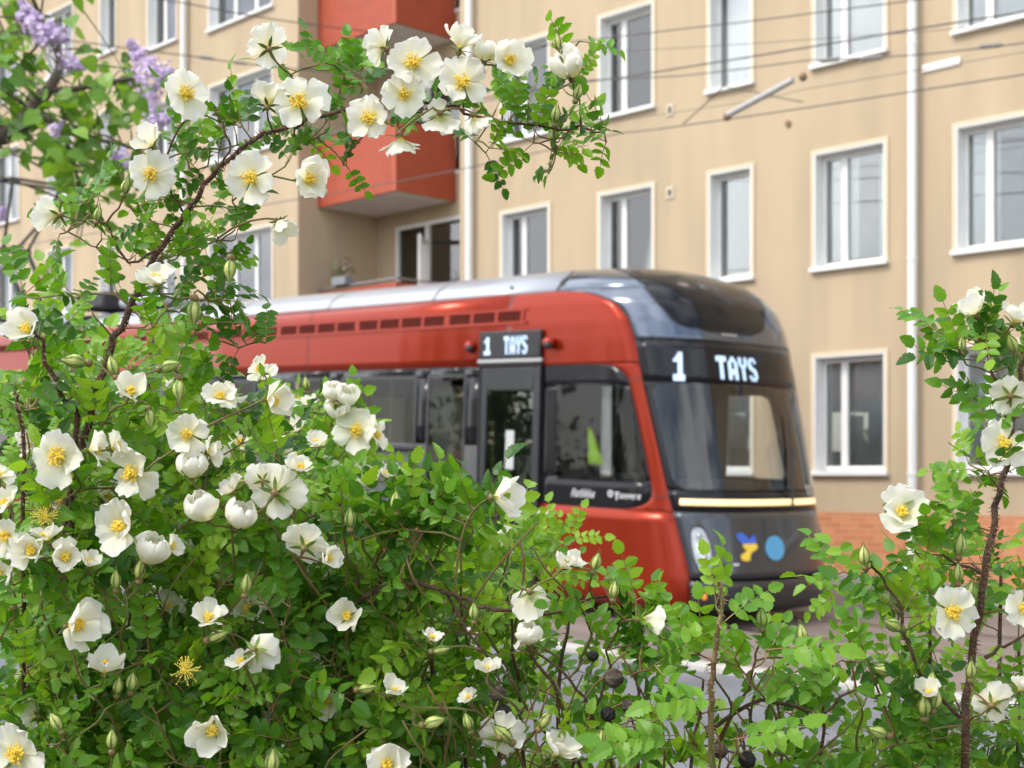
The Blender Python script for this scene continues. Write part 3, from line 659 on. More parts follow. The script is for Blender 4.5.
wire('thick overhead wire passing under the top floor windows', [pos(380, T0 + .3, 113), pos(587, T0 + .3, 82), pos(680, T0 + .3, 68), pos(915, T0 + .3, 29), pos(1200, T0 + .3, -18)], .009)
wire('topmost overhead wire across the uppermost windows', [pos(340, T0, 76), pos(550, T0, 44), pos(680, T0, 29), pos(814, T0, 13), pos(1100, T0, -25)], .007)
wire('hair-thin wire just above the middle of the top row of windows on the right', [pos(600, 14, 52), pos(760, 14, 43), pos(1150, 14, 14)], .004)
wire('hair-thin wire below the lowest one, in front of the beige wall between the window rows', [pos(560, 15, 128), pos(760, 15, 100), pos(800, 15, 90), pos(1150, 15, 30)], .004)
wire('hair-thin slanting wire from the left lilac to the upper balcony', [pos(-40, 13, 130), pos(150, 13, 118), pos(420, 13, 88)], .005)
def pS(px, s, py):
    k = (px - 512) / FPX; Y = s / (k * UR[0] + UF[0]); return k * Y * UR + Y * UF + np.array((0, 0, EYE + (475 - py) * Y / FPX))
wire('thin pale span wire running down to the upper red balcony', [pS(120, -20, -8), pS(190, -20, 4), pS(248, -20, 15), pS(300, -20, 23), pS(373, -20, 32)], .011)
wire('span wire with a long insulator in front of the left downpipe', [pS(-20, -20, 30), pS(90, -20, 43), pS(190, -20, 56), pS(248, -20, 64), pS(330, -20, 72)], .010, [pS(206, -20, 58), pS(240, -20, 63)])
wire('short slanting steady wire left of the grey registration tube', [pos(683, T0, 124), pos(724, T0, 86), pos(760, T0, 93), pos(803, T0, 102)], .007)
rt = empty('registration_tube', tuple(pos(727, T0, 116)), 'pale grey slanting tube clamped to the lowest overhead wire', 'wire tube')
mb = MB(); mb.tube([pos(728, T0, 115), pos(793, T0, 80)], .035, 10); obj('tube', mb, mat('tube_grey', (.42, .41, .40), .5), rt, smooth=True, auto=50)
for px, py in ((727, 117), (803, 77)):
    mb = MB(); mb.ball(pos(px, T0, py), .045, 10, 8); obj('clamp', mb, mat('clamp_brown', (.2, .13, .07), .6), rt)

# ---------------------------------------------------------------- leaves, flowers, shrubs
def leafmat(name, dark, mid, light, tr=.42, rough=.42):
    m = bpy.data.materials.new(name); m.use_nodes = True; t = m.node_tree; b = t.nodes['Principled BSDF']; o = t.nodes['Material Output']
    a = t.nodes.new('ShaderNodeAttribute'); a.attribute_name = 'tint'
    g = t.nodes.new('ShaderNodeNewGeometry'); ad = t.nodes.new('ShaderNodeMath'); ad.operation = 'MULTIPLY_ADD'; ad.inputs[1].default_value = .3
    sb = t.nodes.new('ShaderNodeMath'); sb.operation = 'SUBTRACT'; sb.inputs[1].default_value = .15
    t.links.new(g.outputs['Random Per Island'], ad.inputs[0]); t.links.new(a.outputs['Fac'], ad.inputs[2]); t.links.new(ad.outputs[0], sb.inputs[0])
    r = t.nodes.new('ShaderNodeValToRGB'); e = r.color_ramp.elements; e[0].position = .05; e[0].color = (*dark, 1); e[1].position = .95; e[1].color = (*light, 1)
    q = e.new(.5); q.color = (*mid, 1); t.links.new(sb.outputs[0], r.inputs[0]); t.links.new(r.outputs[0], b.inputs['Base Color'])
    b.inputs['Roughness'].default_value = rough; b.inputs['Specular IOR Level'].default_value = .45
    tl = t.nodes.new('ShaderNodeBsdfTranslucent'); mm = t.nodes.new('ShaderNodeMix'); mm.data_type = 'RGBA'; mm.blend_type = 'MULTIPLY'; mm.inputs[0].default_value = 1; mm.inputs[7].default_value = (1.5, 1.35, .55, 1)
    t.links.new(r.outputs[0], mm.inputs[6]); t.links.new(mm.outputs[2], tl.inputs[0])
    mi = t.nodes.new('ShaderNodeMixShader'); mi.inputs[0].default_value = tr; t.links.new(b.outputs[0], mi.inputs[1]); t.links.new(tl.outputs[0], mi.inputs[2]); t.links.new(mi.outputs[0], o.inputs[0])
    return m
m_leaf = leafmat('rose_leaf', (.034, .125, .010), (.115, .295, .017), (.26, .46, .033))
m_lil = leafmat('lilac_leaf', (.06, .16, .02), (.14, .31, .03), (.28, .48, .06))
m_tree = leafmat('tree_leaf', (.015, .04, .008), (.03, .08, .012), (.06, .13, .02))

def unit(v): v = np.asarray(v, float); return v / (np.linalg.norm(v) + 1e-12)
def frame(d, nrm):                       # x along leaf, z leaf normal
    x = unit(d); z = np.asarray(nrm, float); z = unit(z - x * x.dot(z)); return np.stack([x, np.cross(z, x), z], 1)

def leaflet_template(teeth=4, wide=.36, fold=.22, droop=.12):
    """outline of one serrated leaflet, four flat facets folded on the midrib"""
    V = []; F = []
    def wdt(u): return wide * (math.sin(math.pi * min(1, u * .93 + .07) ** .85) ** .8)
    def zz(u, w): return fold * abs(w) - droop * u * u
    mid = [0, .36, .68, 1.0]
    for u in mid: V.append((u, 0, zz(u, 0)))
    for s in (1, -1):
        seg = []
        for k in range(3):
            row = []
            n = 2 * teeth // 3 + 1
            for i in range(n + 1):
                u = mid[k] + (mid[k + 1] - mid[k]) * i / n; w = wdt(u) * (1.06 if i % 2 else .84)
                if (k == 0 and i == 0) or (k == 2 and i == n): continue
                if i == n and k < 2: w = wdt(u) * .84
                if i == 0 and k > 0: row.append(seg[-1][-1]); continue
                V.append((u, s * w, zz(u, w))); row.append(len(V) - 1)
            seg.append(row)
        for k in range(3):
            f = [k] + seg[k] + [k + 1]
            F.append(f if s == -1 else f[::-1])
    return np.array(V), F
LT = [leaflet_template(6, a, b, c) for a, b, c in ((.36, .22, .12), (.39, .34, .05), (.34, .12, .30), (.38, .42, .2), (.35, .05, -.12), (.37, .28, .4))]; LT2 = [leaflet_template(2, .37, b, c) for b, c in ((.2, .12), (.35, .3), (.1, -.05))]
def lite_template(wide=.36, fold=.2, droop=.15):
    V = [(0, 0, 0), (.5, 0, -droop * .25), (1, 0, -droop)] + [(u, s * w * wide, fold * w * wide - droop * u * u) for s in (1, -1) for u, w in ((.15, .65), (.45, 1), (.8, .62))]
    return np.array(V), [[0, 1, 4, 3], [1, 2, 5, 4], [0, 6, 7, 1], [1, 7, 8, 2]]
LL = [lite_template(), lite_template(.38, .35, .3)]

class Leaves:                            # batches leaf copies into one mesh
    def __init__(s): s.V = []; s.F = []; s.T = []; s.n = 0
    def put(s, tpl, pos, M, size, tint):
        V, F = random.choice(tpl) if isinstance(tpl, list) else tpl; W = pos + (V * size) @ M.T; s.V.append(W); n = s.n
        s.F += [[i + n for i in f] for f in F]; s.n += len(V); s.T.append(np.full(len(V), tint))
    def build(s, name, m, parent):
        me = bpy.data.meshes.new(name); V = np.concatenate(s.V)
        me.from_pydata(V.tolist(), [], s.F); me.materials.append(m)
        a = me.attributes.new('tint', 'FLOAT', 'POINT'); a.data.foreach_set('value', np.concatenate(s.T).astype(np.float32)); me.update()
        o = bpy.data.objects.new(name, me); COL.objects.link(o); o.parent = parent; o.location = -wloc(parent); return o

def compound(LV, TW_, pos, d, nrm, L_, pairs, tint, tpl=LT, lw=None, rng_=random):
    """one pinnate leaf: rachis plus pairs of leaflets and an end leaflet"""
    M = frame(d, nrm); x, y, z = M[:, 0], M[:, 1], M[:, 2]
    pet = .28; pts = [pos]; sag = rng_.uniform(.05, .28); bend = rng_.uniform(-.25, .25)
    def P(u): return pos + L_ * (x * u + z * (-sag * u * u) + y * bend * u * u)
    sz = (lw or .33) * L_ * (7 / (2 * pairs + 1)) ** .35
    for k in range(pairs):
        u = pet + (1 - pet) * (k / pairs); p = P(u); tx = unit(P(u + .05) - P(u)); f = .72 + .28 * math.sin(math.pi * (k + .7) / (pairs + .4))
        for s_ in (1, -1):
            dd = tx * rng_.uniform(.25, .6) + y * s_ + z * rng_.uniform(-.25, .3); nn = z + np.array([rng_.uniform(-.35, .35) for _ in range(3)])
            LV.put(tpl, p, frame(dd, nn), sz * f * rng_.uniform(.88, 1.1), tint)
    e = P(1.0); LV.put(tpl, e, frame(unit(P(1) - P(.9)) + z * rng_.uniform(-.2, .1), z + np.array([rng_.uniform(-.3, .3) for _ in range(3)])), sz * 1.1, tint)
    TW_.tube([P(0), P(.5), P(1.02)], [.00055, .0005, .0003], 3, 1, cap=False)

def V3(px, py, d):                        # a place in the garden: d metres ahead of the eye
    k = (px - 512) / FPX; return np.array((0, 0, EYE)) + UF * d + UR * (k * d) + np.array((0, 0, (475 - py) / FPX * d))
UP = np.array((0, 0, 1.0))
def cdir(r_, u_, t_): return unit(UR * r_ + UP * u_ - UF * t_)     # right, up, towards the viewer

m_petal = bpy.data.materials.new('rose_petal'); m_petal.use_nodes = True
def _pet(m):
    t = m.node_tree; b = t.nodes['Principled BSDF']; o = t.nodes['Material Output']
    a = t.nodes.new('ShaderNodeAttribute'); a.attribute_name = 'tint'; r = t.nodes.new('ShaderNodeValToRGB'); e = r.color_ramp.elements
    e[0].position = 0; e[0].color = (.82, .76, .36, 1); e[1].position = 1; e[1].color = (.90, .89, .83, 1); q = e.new(.28); q.color = (.89, .87, .68, 1)
    t.links.new(a.outputs['Fac'], r.inputs[0]); t.links.new(r.outputs[0], b.inputs['Base Color']); b.inputs['Roughness'].default_value = .6; b.inputs['Specular IOR Level'].default_value = .25
    c = t.nodes.new('ShaderNodeTexCoord'); n = t.nodes.new('ShaderNodeTexNoise'); n.inputs['Scale'].default_value = 110; n.inputs['Detail'].default_value = 5; bp = t.nodes.new('ShaderNodeBump'); bp.inputs['Strength'].default_value = .55; bp.inputs['Distance'].default_value = .002
    t.links.new(c.outputs['Object'], n.inputs['Vector']); t.links.new(n.outputs['Fac'], bp.inputs['Height']); t.links.new(bp.outputs[0], b.inputs['Normal'])
    tl = t.nodes.new('ShaderNodeBsdfTranslucent'); t.links.new(r.outputs[0], tl.inputs[0]); mi = t.nodes.new('ShaderNodeMixShader'); mi.inputs[0].default_value = .45
    t.links.new(b.outputs[0], mi.inputs[1]); t.links.new(tl.outputs[0], mi.inputs[2]); t.links.new(mi.outputs[0], o.inputs[0])
_pet(m_petal)
m_fil = mat('filament_yellow', (.86, .74, .16), .6); m_anth = mat('anther_gold', (.88, .62, .06), .6); m_core = mat('pistil_yellow', (.88, .70, .08), .6)
m_sep = mat('sepal_green', (.12, .20, .035), .6, var=.3, vscale=60); m_hipr = mat('young_hip', (.22, .10, .045), .5, col2=(.14, .17, .04), vscale=90)
m_bud = mat('bud_cream', (.60, .58, .20), .55, col2=(.30, .40, .08), vscale=120, stretch=(1, 1, .2))
m_bark = mat('rose_bark', (.13, .062, .035), .8, col2=(.055, .035, .02), vscale=90, bump=.6, bscale=300)
m_twig = mat('rose_twig', (.17, .065, .035), .65, col2=(.12, .16, .035), vscale=25)
m_ped = mat('leaf_stalk', (.26, .24, .07), .6, col2=(.25, .09, .05), vscale=30)
m_thorn = mat('thorn', (.25, .13, .08), .6)
m_dry = mat('dry_hip', (.16, .12, .085), .85, col2=(.05, .035, .03), vscale=150, bump=.8, bscale=260)
m_blackhip = mat('black_hip', (.012, .010, .010), .6, bump=.8, bscale=260)

def petal(mb, T, M, c, a, R_, e0, e1, wid, curl, tw, rr, kind='open', nu=7, nv=10, inner=False):
    """one broad notched petal; a: bearing round the axis, e0/e1: rise angle at foot and rim"""
    base = len(mb.v); vs_ = []; ca, sa = math.cos(a), math.sin(a); ph = [rr.uniform(0, 6.28) for _ in range(3)]; ax = math.cos(tw)
    prof = [(.0, .12), (.14, .30), (.34, .62), (.56, .90), (.76, .99), (.90, .88), (1.0, .60)]
    if kind in ('cup', 'globe'):
        half = .88 if kind == 'globe' else .80; lean = rr.uniform(-.08, .08); rs = rr.uniform(.90, 1.10); zo = rr.uniform(-.15, .12); flare = max(0, rr.gauss(0, .28)) if not inner else 0
        for i, (u, wv) in enumerate(prof):
            if kind == 'globe': r = .10 + .56 * math.sin(math.pi * min(1, .10 + .76 * u)) ** .8 * (1 + flare * u ** 4); z = 1.05 * u + .02 + (.10 if inner else 0)
            else: r = .08 + .66 * math.sin(u * 1.45) ** .9 + lean * u; z = .86 * u ** 1.25
            for j in range(nv + 1):
                v = j / nv * 2 - 1; th = a + v * half * min(1, .45 + wv * .62)
                n_ = -.10 * math.exp(-(v / .25) ** 2) * u ** 8 - .46 * abs(v) ** 2.6 * u ** 3
                rr2 = r * (1 + (rs - 1) * min(1, u * 3)) * (1 + .09 * math.sin(3 * v + ph[0]) * u + .12 * v * tw) + .02 * math.sin(8 * v + ph[1]) * u * u
                vs_.append(c + M @ (np.array((rr2 * math.cos(th), rr2 * math.sin(th), z + n_ + zo * u)) * R_)); T.append(min(1, max(0, (u - .05) * 1.15)))
        k = nv + 1; mb.add(vs_, [(i * k + j, i * k + j + 1, (i + 1) * k + j + 1, (i + 1) * k + j) for i in range(nu - 1) for j in range(nv)]); return
    r, z = .07, 0; lastu = 0
    for i, (u, wv) in enumerate(prof):
        e = e0 + (e1 - e0) * u; du = u - lastu; lastu = u; r += du * math.cos(e); z += du * math.sin(e)
        for j in range(nv + 1):
            v = j / nv * 2 - 1; w_ = wv * wid * v
            notch = -.13 * math.exp(-(v / .30) ** 2) * (u ** 6) - .20 * (abs(v) ** 3) * u ** 3
            lift = curl * (v * v) * wid * .45 * (u ** .6) * (1 if e0 > -5 else 0) + .075 * math.sin(2.6 * v + ph[0] + 2 * u) * u + .035 * math.sin(6.5 * v + ph[1]) * u * u + .05 * math.sin(5 * u + ph[2]) * u
            rad = r + notch * math.cos(e); ln = z + notch * math.sin(e)
            x = rad - lift * math.sin(e); zz = ln + lift * math.cos(e) + tw * w_ * .45
            y = w_
            # wrap around the axis for closed flowers
            if e0 > .9: x -= (w_ * w_) * .75
            vs_.append(c + M @ (np.array((x * ca - y * sa, x * sa + y * ca, zz)) * R_)); T.append(min(1, max(0, (u - .05) * 1.15)))
    k = nv + 1; mb.add(vs_, [(i * k + j, (i + 1) * k + j, (i + 1) * k + j + 1, i * k + j + 1) for i in range(nu - 1) for j in range(nv)])

def axis_frame(ax, roll):
    z = unit(ax); x = np.cross((0.3, .2, 1) if abs(z[2]) < .9 else (1, 0, 0), z); x = unit(x); y = np.cross(z, x)
    x2 = x * math.cos(roll) + y * math.sin(roll); return np.stack([x2, np.cross(z, x2), z], 1)

def make_flower(bush, c, ax, R_, kind, seed):
    rr = random.Random(seed); M = axis_frame(ax, rr.uniform(0, 6.28)); mb = MB(); T = []
    n = 5
    for k in range(n):
        a = 2 * math.pi * k / n + rr.uniform(-.22, .22)
        if kind == 'open': e0, e1, wid, curl = rr.uniform(.1, .8), rr.uniform(-.6, .7), rr.uniform(.44, .60), rr.uniform(-.4, .8)
        elif kind == 'half': e0, e1, wid, curl = rr.uniform(.5, 1.1), rr.uniform(.1, 1.2), rr.uniform(.46, .62), rr.uniform(.1, .8)
        elif kind == 'cup': e0, e1, wid, curl = rr.uniform(.75, .9), rr.uniform(1.25, 1.65), rr.uniform(.62, .70), .5
        else: e0, e1, wid, curl = rr.uniform(.55, .7), rr.uniform(2.1, 2.5), rr.uniform(.60, .68), .45
        petal(mb, T, M, c + M[:, 2] * R_ * .02 * (k % 2), a, R_ * rr.uniform(.86, 1.13) * (1 if kind == 'open' else 1.05), e0, e1, wid, curl, rr.uniform(-.6, .6), rr, kind)
    if kind == 'globe':
        for k in range(3): petal(mb, T, M, c, k * 2.1 + .5, R_ * .80, 0, 0, 0, 0, rr.uniform(-.5, .5), rr, kind, inner=True)
    o = obj('flower', mb, m_petal, bush, smooth=True)
    at = o.data.attributes.new('tint', 'FLOAT', 'POINT'); at.data.foreach_set('value', np.array(T, np.float32))
    if kind != 'globe':
        st = MB(); cc = c + M[:, 2] * R_ * .03
        st.ball(cc + M[:, 2] * R_ * .06, R_ * .15, 8, 6, 2)
        for i in range(64):
            a = rr.uniform(0, 6.28); sp = (rr.uniform(.15, .95) if kind == 'open' else rr.uniform(.1, .6)); l = R_ * rr.uniform(.18, .40)
            d = M @ np.array((math.cos(a) * math.sin(sp), math.sin(a) * math.sin(sp), math.cos(sp)))
            p0 = cc + d * R_ * .08; p1 = p0 + d * l; st.tube([p0, p1], R_ * .010, 3, 0, cap=False); st.ball(p1, R_ * .042, 4, 3, 1)
        obj('stamens', st, [m_fil, m_anth, m_core], o, world=False)
    cx = MB(); b = c - M[:, 2] * R_ * {'open': .12, 'half': .12, 'cup': .05, 'globe': .05}[kind]; cx.ball(b - M[:, 2] * R_ * .06, R_ * .15, 9, 7, 1)
    for k in range(5):
        a = 2 * math.pi * (k + .5) / 5; tilt = {'open': .1, 'half': .15, 'cup': .3, 'globe': .25}[kind] + rr.uniform(-.2, .2); L_ = R_ * .55
        d = M @ np.array((math.cos(a) * math.cos(tilt), math.sin(a) * math.cos(tilt), math.sin(tilt))); s_ = unit(np.cross(d, M[:, 2])) * R_ * .075
        p = b + d * R_ * .08; cx.add([p - s_ * .8, p + s_ * .8, p + d * L_ * .5 + s_, p + d * L_ - M[:, 2] * R_ * .05, p + d * L_ * .5 - s_], [(0, 1, 2, 3, 4)])
    solid(obj('calyx', cx, [m_sep, m_hipr], o, world=False), .0004)
    return b - M[:, 2] * R_ * .15, -M[:, 2]

def make_bud(bush, c, ax, L_, seed):
    rr = random.Random(seed); M = axis_frame(ax, rr.uniform(0, 6)); mb = MB(); n = 10
    prof = [(.0, .08), (.10, .19), (.28, .285), (.48, .30), (.68, .235), (.86, .115), (1.0, .02)]; L_ = L_ * .88
    vs_ = [c + M @ (np.array((r * math.cos(2 * math.pi * j / n + u * .9), r * math.sin(2 * math.pi * j / n + u * .9), u)) * L_ * (1, 1, 1)) for u, r in prof for j in range(n)]
    vs_ = [p if (i % n) % 2 else c + (p - c) * np.float64(.985) for i, p in enumerate(vs_)]
    mb.add(vs_, [(i * n + j, i * n + (j + 1) % n, (i + 1) * n + (j + 1) % n, (i + 1) * n + j) for i in range(len(prof) - 1) for j in range(n)])
    o = obj('flower_bud', mb, m_bud, bush, smooth=True)
    cx = MB(); cx.ball(c - M[:, 2] * L_ * .16, L_ * .20, 9, 7, 1)
    for k in range(5):
        a = 2 * math.pi * k / 5; V = []
        for u, r in ((.0, .20), (.3, .31), (.6, .295), (.95, .12), (1.25, .04)):
            wv = .42 * (1 - u / 1.3) * .5 + .02
            for s_ in (-1, 1): V.append(c + M @ (np.array((r * math.cos(a + s_ * wv), r * math.sin(a + s_ * wv), u)) * L_))
        cx.add(V, [(2 * i, 2 * i + 1, 2 * i + 3, 2 * i + 2) for i in range(4)])
    solid(obj('calyx', cx, [m_sep, m_hipr], o, world=False), .0004)
    return c - M[:, 2] * L_ * .4, -M[:, 2]

def make_spent(bush, c, ax, R_, seed):
    rr = random.Random(seed); M = axis_frame(ax, 0); st = MB(); st.ball(c, R_ * .22, 8, 6, 2)
    for i in range(60):
        a = rr.uniform(0, 6.28); sp = rr.uniform(.2, 1.7); l = R_ * rr.uniform(.5, 1.0)
        d = M @ np.array((math.cos(a) * math.sin(sp), math.sin(a) * math.sin(sp), math.cos(sp))); st.tube([c, c + d * l * .6, c + d * l + M[:, 1] * rr.uniform(-.1, .1) * R_], R_ * .025, 3, 0, cap=False); st.ball(c + d * l, R_ * .055, 4, 3, 1)
    o = obj('spent_flower', st, [m_fil, m_anth, m_core], bush)
    cx = MB(); cx.ball(c - M[:, 2] * R_ * .35, R_ * .25, 9, 7, 1)
    for k in range(5):
        a = 2 * math.pi * k / 5; d = M @ np.array((math.cos(a) * .8, math.sin(a) * .8, .1)); s_ = unit(np.cross(d, M[:, 2])) * R_ * .12
        cx.add([c - s_, c + s_, c + d * R_ * 1.1], [(0, 1, 2)])
    solid(obj('calyx', cx, [m_sep, m_hipr], o, world=False), .0004)
    return c - M[:, 2] * R_ * .6, -M[:, 2]

class Bush:
    def __init__(s, root, label, seed):
        s.e = empty('rose_bush', tuple(root), label, 'rose bush', 'white flowering rose bushes'); s.r = random.Random(seed)
        s.st = MB(); s.tw = MB(); s.lv = Leaves(); s.nodes = []; s.root = np.array(root, float); s.sm = MB()
    def smooth(s, pts, k=4):
        P = [np.array(p, float) for p in pts]; Q = []
        for i in range(len(P) - 1):
            p0, p1, p2, p3 = P[max(i - 1, 0)], P[i], P[i + 1], P[min(i + 2, len(P) - 1)]
            for j in range(k):
                t = j / k; Q.append(.5 * ((2 * p1) + (p2 - p0) * t + (2 * p0 - 5 * p1 + 4 * p2 - p3) * t * t + (3 * p1 - p0 - 3 * p2 + p3) * t ** 3))
        Q.append(P[-1]); return Q
    def cane(s, pts, r0, r1, thorns=0, mb=None, mi=0):
        Q = s.smooth(pts); n = len(Q); rad = [r0 + (r1 - r0) * i / (n - 1) for i in range(n)]
        Q = [q + np.array([s.r.gauss(0, .0012) for _ in range(3)]) for q in Q]
        (mb or s.st).tube(Q, rad, 7, mi); s.nodes += Q
        if thorns:
            for a, b, rr_ in zip(Q[:-1], Q[1:], rad):
                ln = np.linalg.norm(b - a)
                for _ in range(int(ln * thorns)):
                    u = s.r.random(); p = a + (b - a) * u; d = unit(np.cross(b - a, [s.r.gauss(0, 1) for _ in range(3)])); L_ = s.r.uniform(.0025, .006)
                    q = unit(b - a) * .0007; w_ = np.cross(d, q); o = p + d * rr_ * .9
                    s.st.add([o - q, o + q, o + w_, o + d * L_ - q * 1.5], [(0, 2, 3), (2, 1, 3), (1, 0, 3)], 1)
        return Q
    def link(s, tip, d=None, r=.0008, hang=.0, reach=None):
        """a curved twig from the nearest fitting place on the shrub to tip"""
        A = np.array(s.nodes); dv = A - tip; dist = np.linalg.norm(dv, axis=1); cost = dist + .9 * np.maximum(0, A[:, 2] - tip[2] + .01)
        if d is not None: cost += .25 * np.maximum(0, -(dv @ np.asarray(d)) / (dist + 1e-6)) * dist
        i = int(np.argmin(cost)); a = A[i]; D = tip - a; ln = np.linalg.norm(D)
        if ln < .004: return
        t1 = tip + (np.asarray(d) * ln * .35 if d is not None else np.array((0, 0, -.15 * ln)))
        out_ = a + D * .35 + UP * ln * .10 + np.array([s.r.gauss(0, .05) * ln for _ in range(3)])
        n = max(3, min(9, int(ln / .012)))
        Q = []
        for k in range(n + 1):
            t = k / n; Q.append(a * (1 - t) ** 3 + out_ * 3 * t * (1 - t) ** 2 + t1 * 3 * t * t * (1 - t) + tip * t ** 3)
        r0 = min(.0013, r * (1.05 + ln * 5)); s.tw.tube(Q, [r0 + (r - r0) * k / n for k in range(n + 1)], 5, 0, cap=False); s.nodes += Q[1:]
        return Q
    def spray(s, tip, n=4, tpl=LT, tint=None, L0=.047, up=.55, link=True, drop=0):
        r = s.r; tint = tint if tint is not None else min(1, max(0, r.gauss(.45, .2)))
        Q = s.link(tip, None, .0007) if link else None
        d = unit(Q[-1] - Q[-2]) if Q else unit(UP + UR * r.uniform(-.5, .5)); d0 = unit(d + UP * (.3 - drop))
        for k in range(n):
            az = r.uniform(0, 6.28) if k else 0; side = unit(np.cross(d0, [r.gauss(0, 1) for _ in range(3)]))
            ld = unit(d0 * r.uniform(.1, .7) + side * (1 if k else .2) + UP * r.uniform(-.15, .35))
            if Q and k: q = Q[max(0, len(Q) - 1 - int(k * .8))]
            else: q = tip
            nn = UP * up + (-UF) * r.uniform(.2, 1.0) + np.array([r.gauss(0, .45) for _ in range(3)])
            compound(s.lv, s.tw, q, ld, nn, L0 * r.uniform(.72, 1.2), r.choice((3, 3, 4, 4)) if L0 > .03 else 3, min(1, max(0, tint + r.gauss(0, .10))), tpl, rng_=r)
    def flower(s, px, py, size, f, kind, d=1.17):
        c = V3(px, py, d); R_ = size * d / FPX / 2 * {'open': 1.0, 'half': 1.12, 'cup': 1.25, 'globe': 1.45}[kind]; ax = cdir(*f)
        if kind in ('cup', 'globe'): c = c - ax * R_ * .45
        b, dd = make_flower(s.e, c, ax, R_, kind, int(px * 7 + py)); s.link(b, unit(dd * 1.0 + np.array((0, 0, -.4)) + UF * .7), .0008)
    def bud(s, px, py, L_, f, d=1.17):
        c = V3(px, py, d) - cdir(*f) * L_ * d / FPX * .4; b, dd = make_bud(s.e, c, cdir(*f), L_ * d / FPX, int(px * 3 + py)); s.link(b, unit(dd + np.array((0, 0, -.3)) + UF * .4), .0008)
    def spent(s, px, py, R_, f, d=1.17):
        b, dd = make_spent(s.e, V3(px, py, d), cdir(*f), R_ * d / FPX, px); s.link(b, unit(dd), .0008)
    def hip(s, px, py, R_, d, m=None):
        c = V3(px, py, d); R_ = R_ * d / FPX; mb = MB(); n = 12
        mb.ball(c, R_, n, 9, 0, (1, 1, .92)); mb.v = [tuple(np.array(p) + (np.array(p) - c) * s.r.uniform(-.09, .09)) for p in mb.v]
        for k in range(6):
            a = k * 1.05; mb.add([c - UP * R_ * .8 + UR * R_ * .15 * math.cos(a), c - UP * R_ * .8 + UR * R_ * .15 * math.cos(a + 1), c - UP * R_ * 1.5 + UR * R_ * .5 * math.cos(a) + UF * R_ * .5 * math.sin(a)], [(0, 1, 2)])
        obj('rose_hip', mb, m or m_dry, s.e, smooth=True); s.link(c + UP * R_, None, .0009)
    def shoots(s, spots, ln=(60, 150), d=(1.16, 1.24)):
        for x, y in spots:
            dd = s.r.uniform(*d); l = s.r.uniform(*ln); dx = s.r.uniform(-.6, .6) * l
            P = [V3(x + dx, y + l * .8, dd + .05), V3(x + dx * .7 + s.r.gauss(0, 6), y + l * .5, dd + .02), V3(x + dx * .3 + s.r.gauss(0, 6), y + l * .22, dd), V3(x, y, dd)]
            s.cane(P, .0013, .0008, 120, s.tw, 0) if False else s.tw.tube(s.smooth(P, 4), [.0014 - .0006 * i / 12 for i in range(13)], 5, 0, cap=False)
            s.link(P[0], None, .0013); s.nodes += s.smooth(P, 4)
    def finish(s):
        obj('stem', s.st, [m_bark, m_thorn], s.e, smooth=False); obj('twigs', s.tw, [m_twig, m_ped], s.e); s.lv.build('foliage', m_leaf, s.e)
def ground_at(px, d, j=0):
    p = V3(px, 475, d); p[2] = -.01; return p
SKY = [(-60, 240), (0, 252), (60, 282), (130, 305), (200, 325), (260, 352), (282, 395), (320, 388), (345, 402), (375, 445), (400, 478), (430, 472), (470, 462), (500, 472), (520, 492), (545, 530), (560, 550), (590, 545), (620, 557), (660, 592), (690, 618), (720, 606), (760, 615), (800, 628), (860, 628), (880, 592), (900, 560), (930, 540), (950, 500), (965, 410), (1000, 335), (1024, 292), (1100, 250)]
def fill(b, grid, dmin, dmax, k=1.0, tpl=LT, pw=1.2, L0=.047, up=.55, tintm=.45, rows=None, x0=0):
    r = b.r; tips = []
    for j, rowt in enumerate(grid):
        if not rowt: continue
        for i, ch in enumerate(rowt):
            v = int(ch) * k; n = int(v) + (1 if r.random() < v - int(v) else 0)
            for _ in range(n):
                px, py = (i + r.random()) * 64, (j + .2 + r.random()) * 64
                if py < lerp_t(SKY, px)[0] + (44 if 380 < px < 890 else 26): continue
                tips.append(V3(px, py, dmin + (dmax - dmin) * r.random() ** pw))
    tips.sort(key=lambda p: p[2] + r.uniform(-.02, .02))
    for p in tips: b.spray(p, r.choice((3, 4, 4, 5)), tpl, min(1, max(0, r.gauss(tintm + .08, .24))), L0, up)

# ---- bush 1: the big arching bush on the left
A = Bush(ground_at(150, 1.35), 'large rose bush full of white flowers whose long branch arches over the tram roof', 3)
ra = A.root
A.cane([ra, V3(40, 1200, 1.30), V3(60, 800, 1.27), V3(62, 560, 1.26), V3(78, 470, 1.25), V3(92, 412, 1.24), V3(106, 365, 1.23), V3(122, 328, 1.22), V3(140, 290, 1.215), V3(163, 246, 1.21), V3(186, 214, 1.21), V3(213, 176, 1.20), V3(252, 141, 1.20), V3(290, 125, 1.20)], .0045, .0018, 900)
A.cane([V3(290, 125, 1.20), V3(332, 112, 1.20), V3(382, 104, 1.20), V3(430, 103, 1.20), V3(478, 116, 1.21), V3(528, 124, 1.21), V3(568, 128, 1.21), V3(604, 131, 1.21)], .0020, .0008, 300)
A.cane([V3(60, 640, 1.27), V3(76, 440, 1.22), V3(66, 400, 1.21), V3(46, 362, 1.2), V3(38, 335, 1.19), V3(28, 318, 1.18)], .0030, .0012, 500)
A.cane([V3(24, 700, 1.25), V3(22, 455, 1.19), V3(18, 408, 1.18), V3(16, 390, 1.18)], .0022, .0010, 700)
A.cane([V3(186, 214, 1.21), V3(170, 190, 1.2), V3(168, 150, 1.19), V3(190, 118, 1.18)], .0012, .0008, 300)
A.cane([V3(213, 176, 1.2), V3(228, 150, 1.19), V3(224, 128, 1.19), V3(212, 108, 1.19)], .0012, .0008, 300)
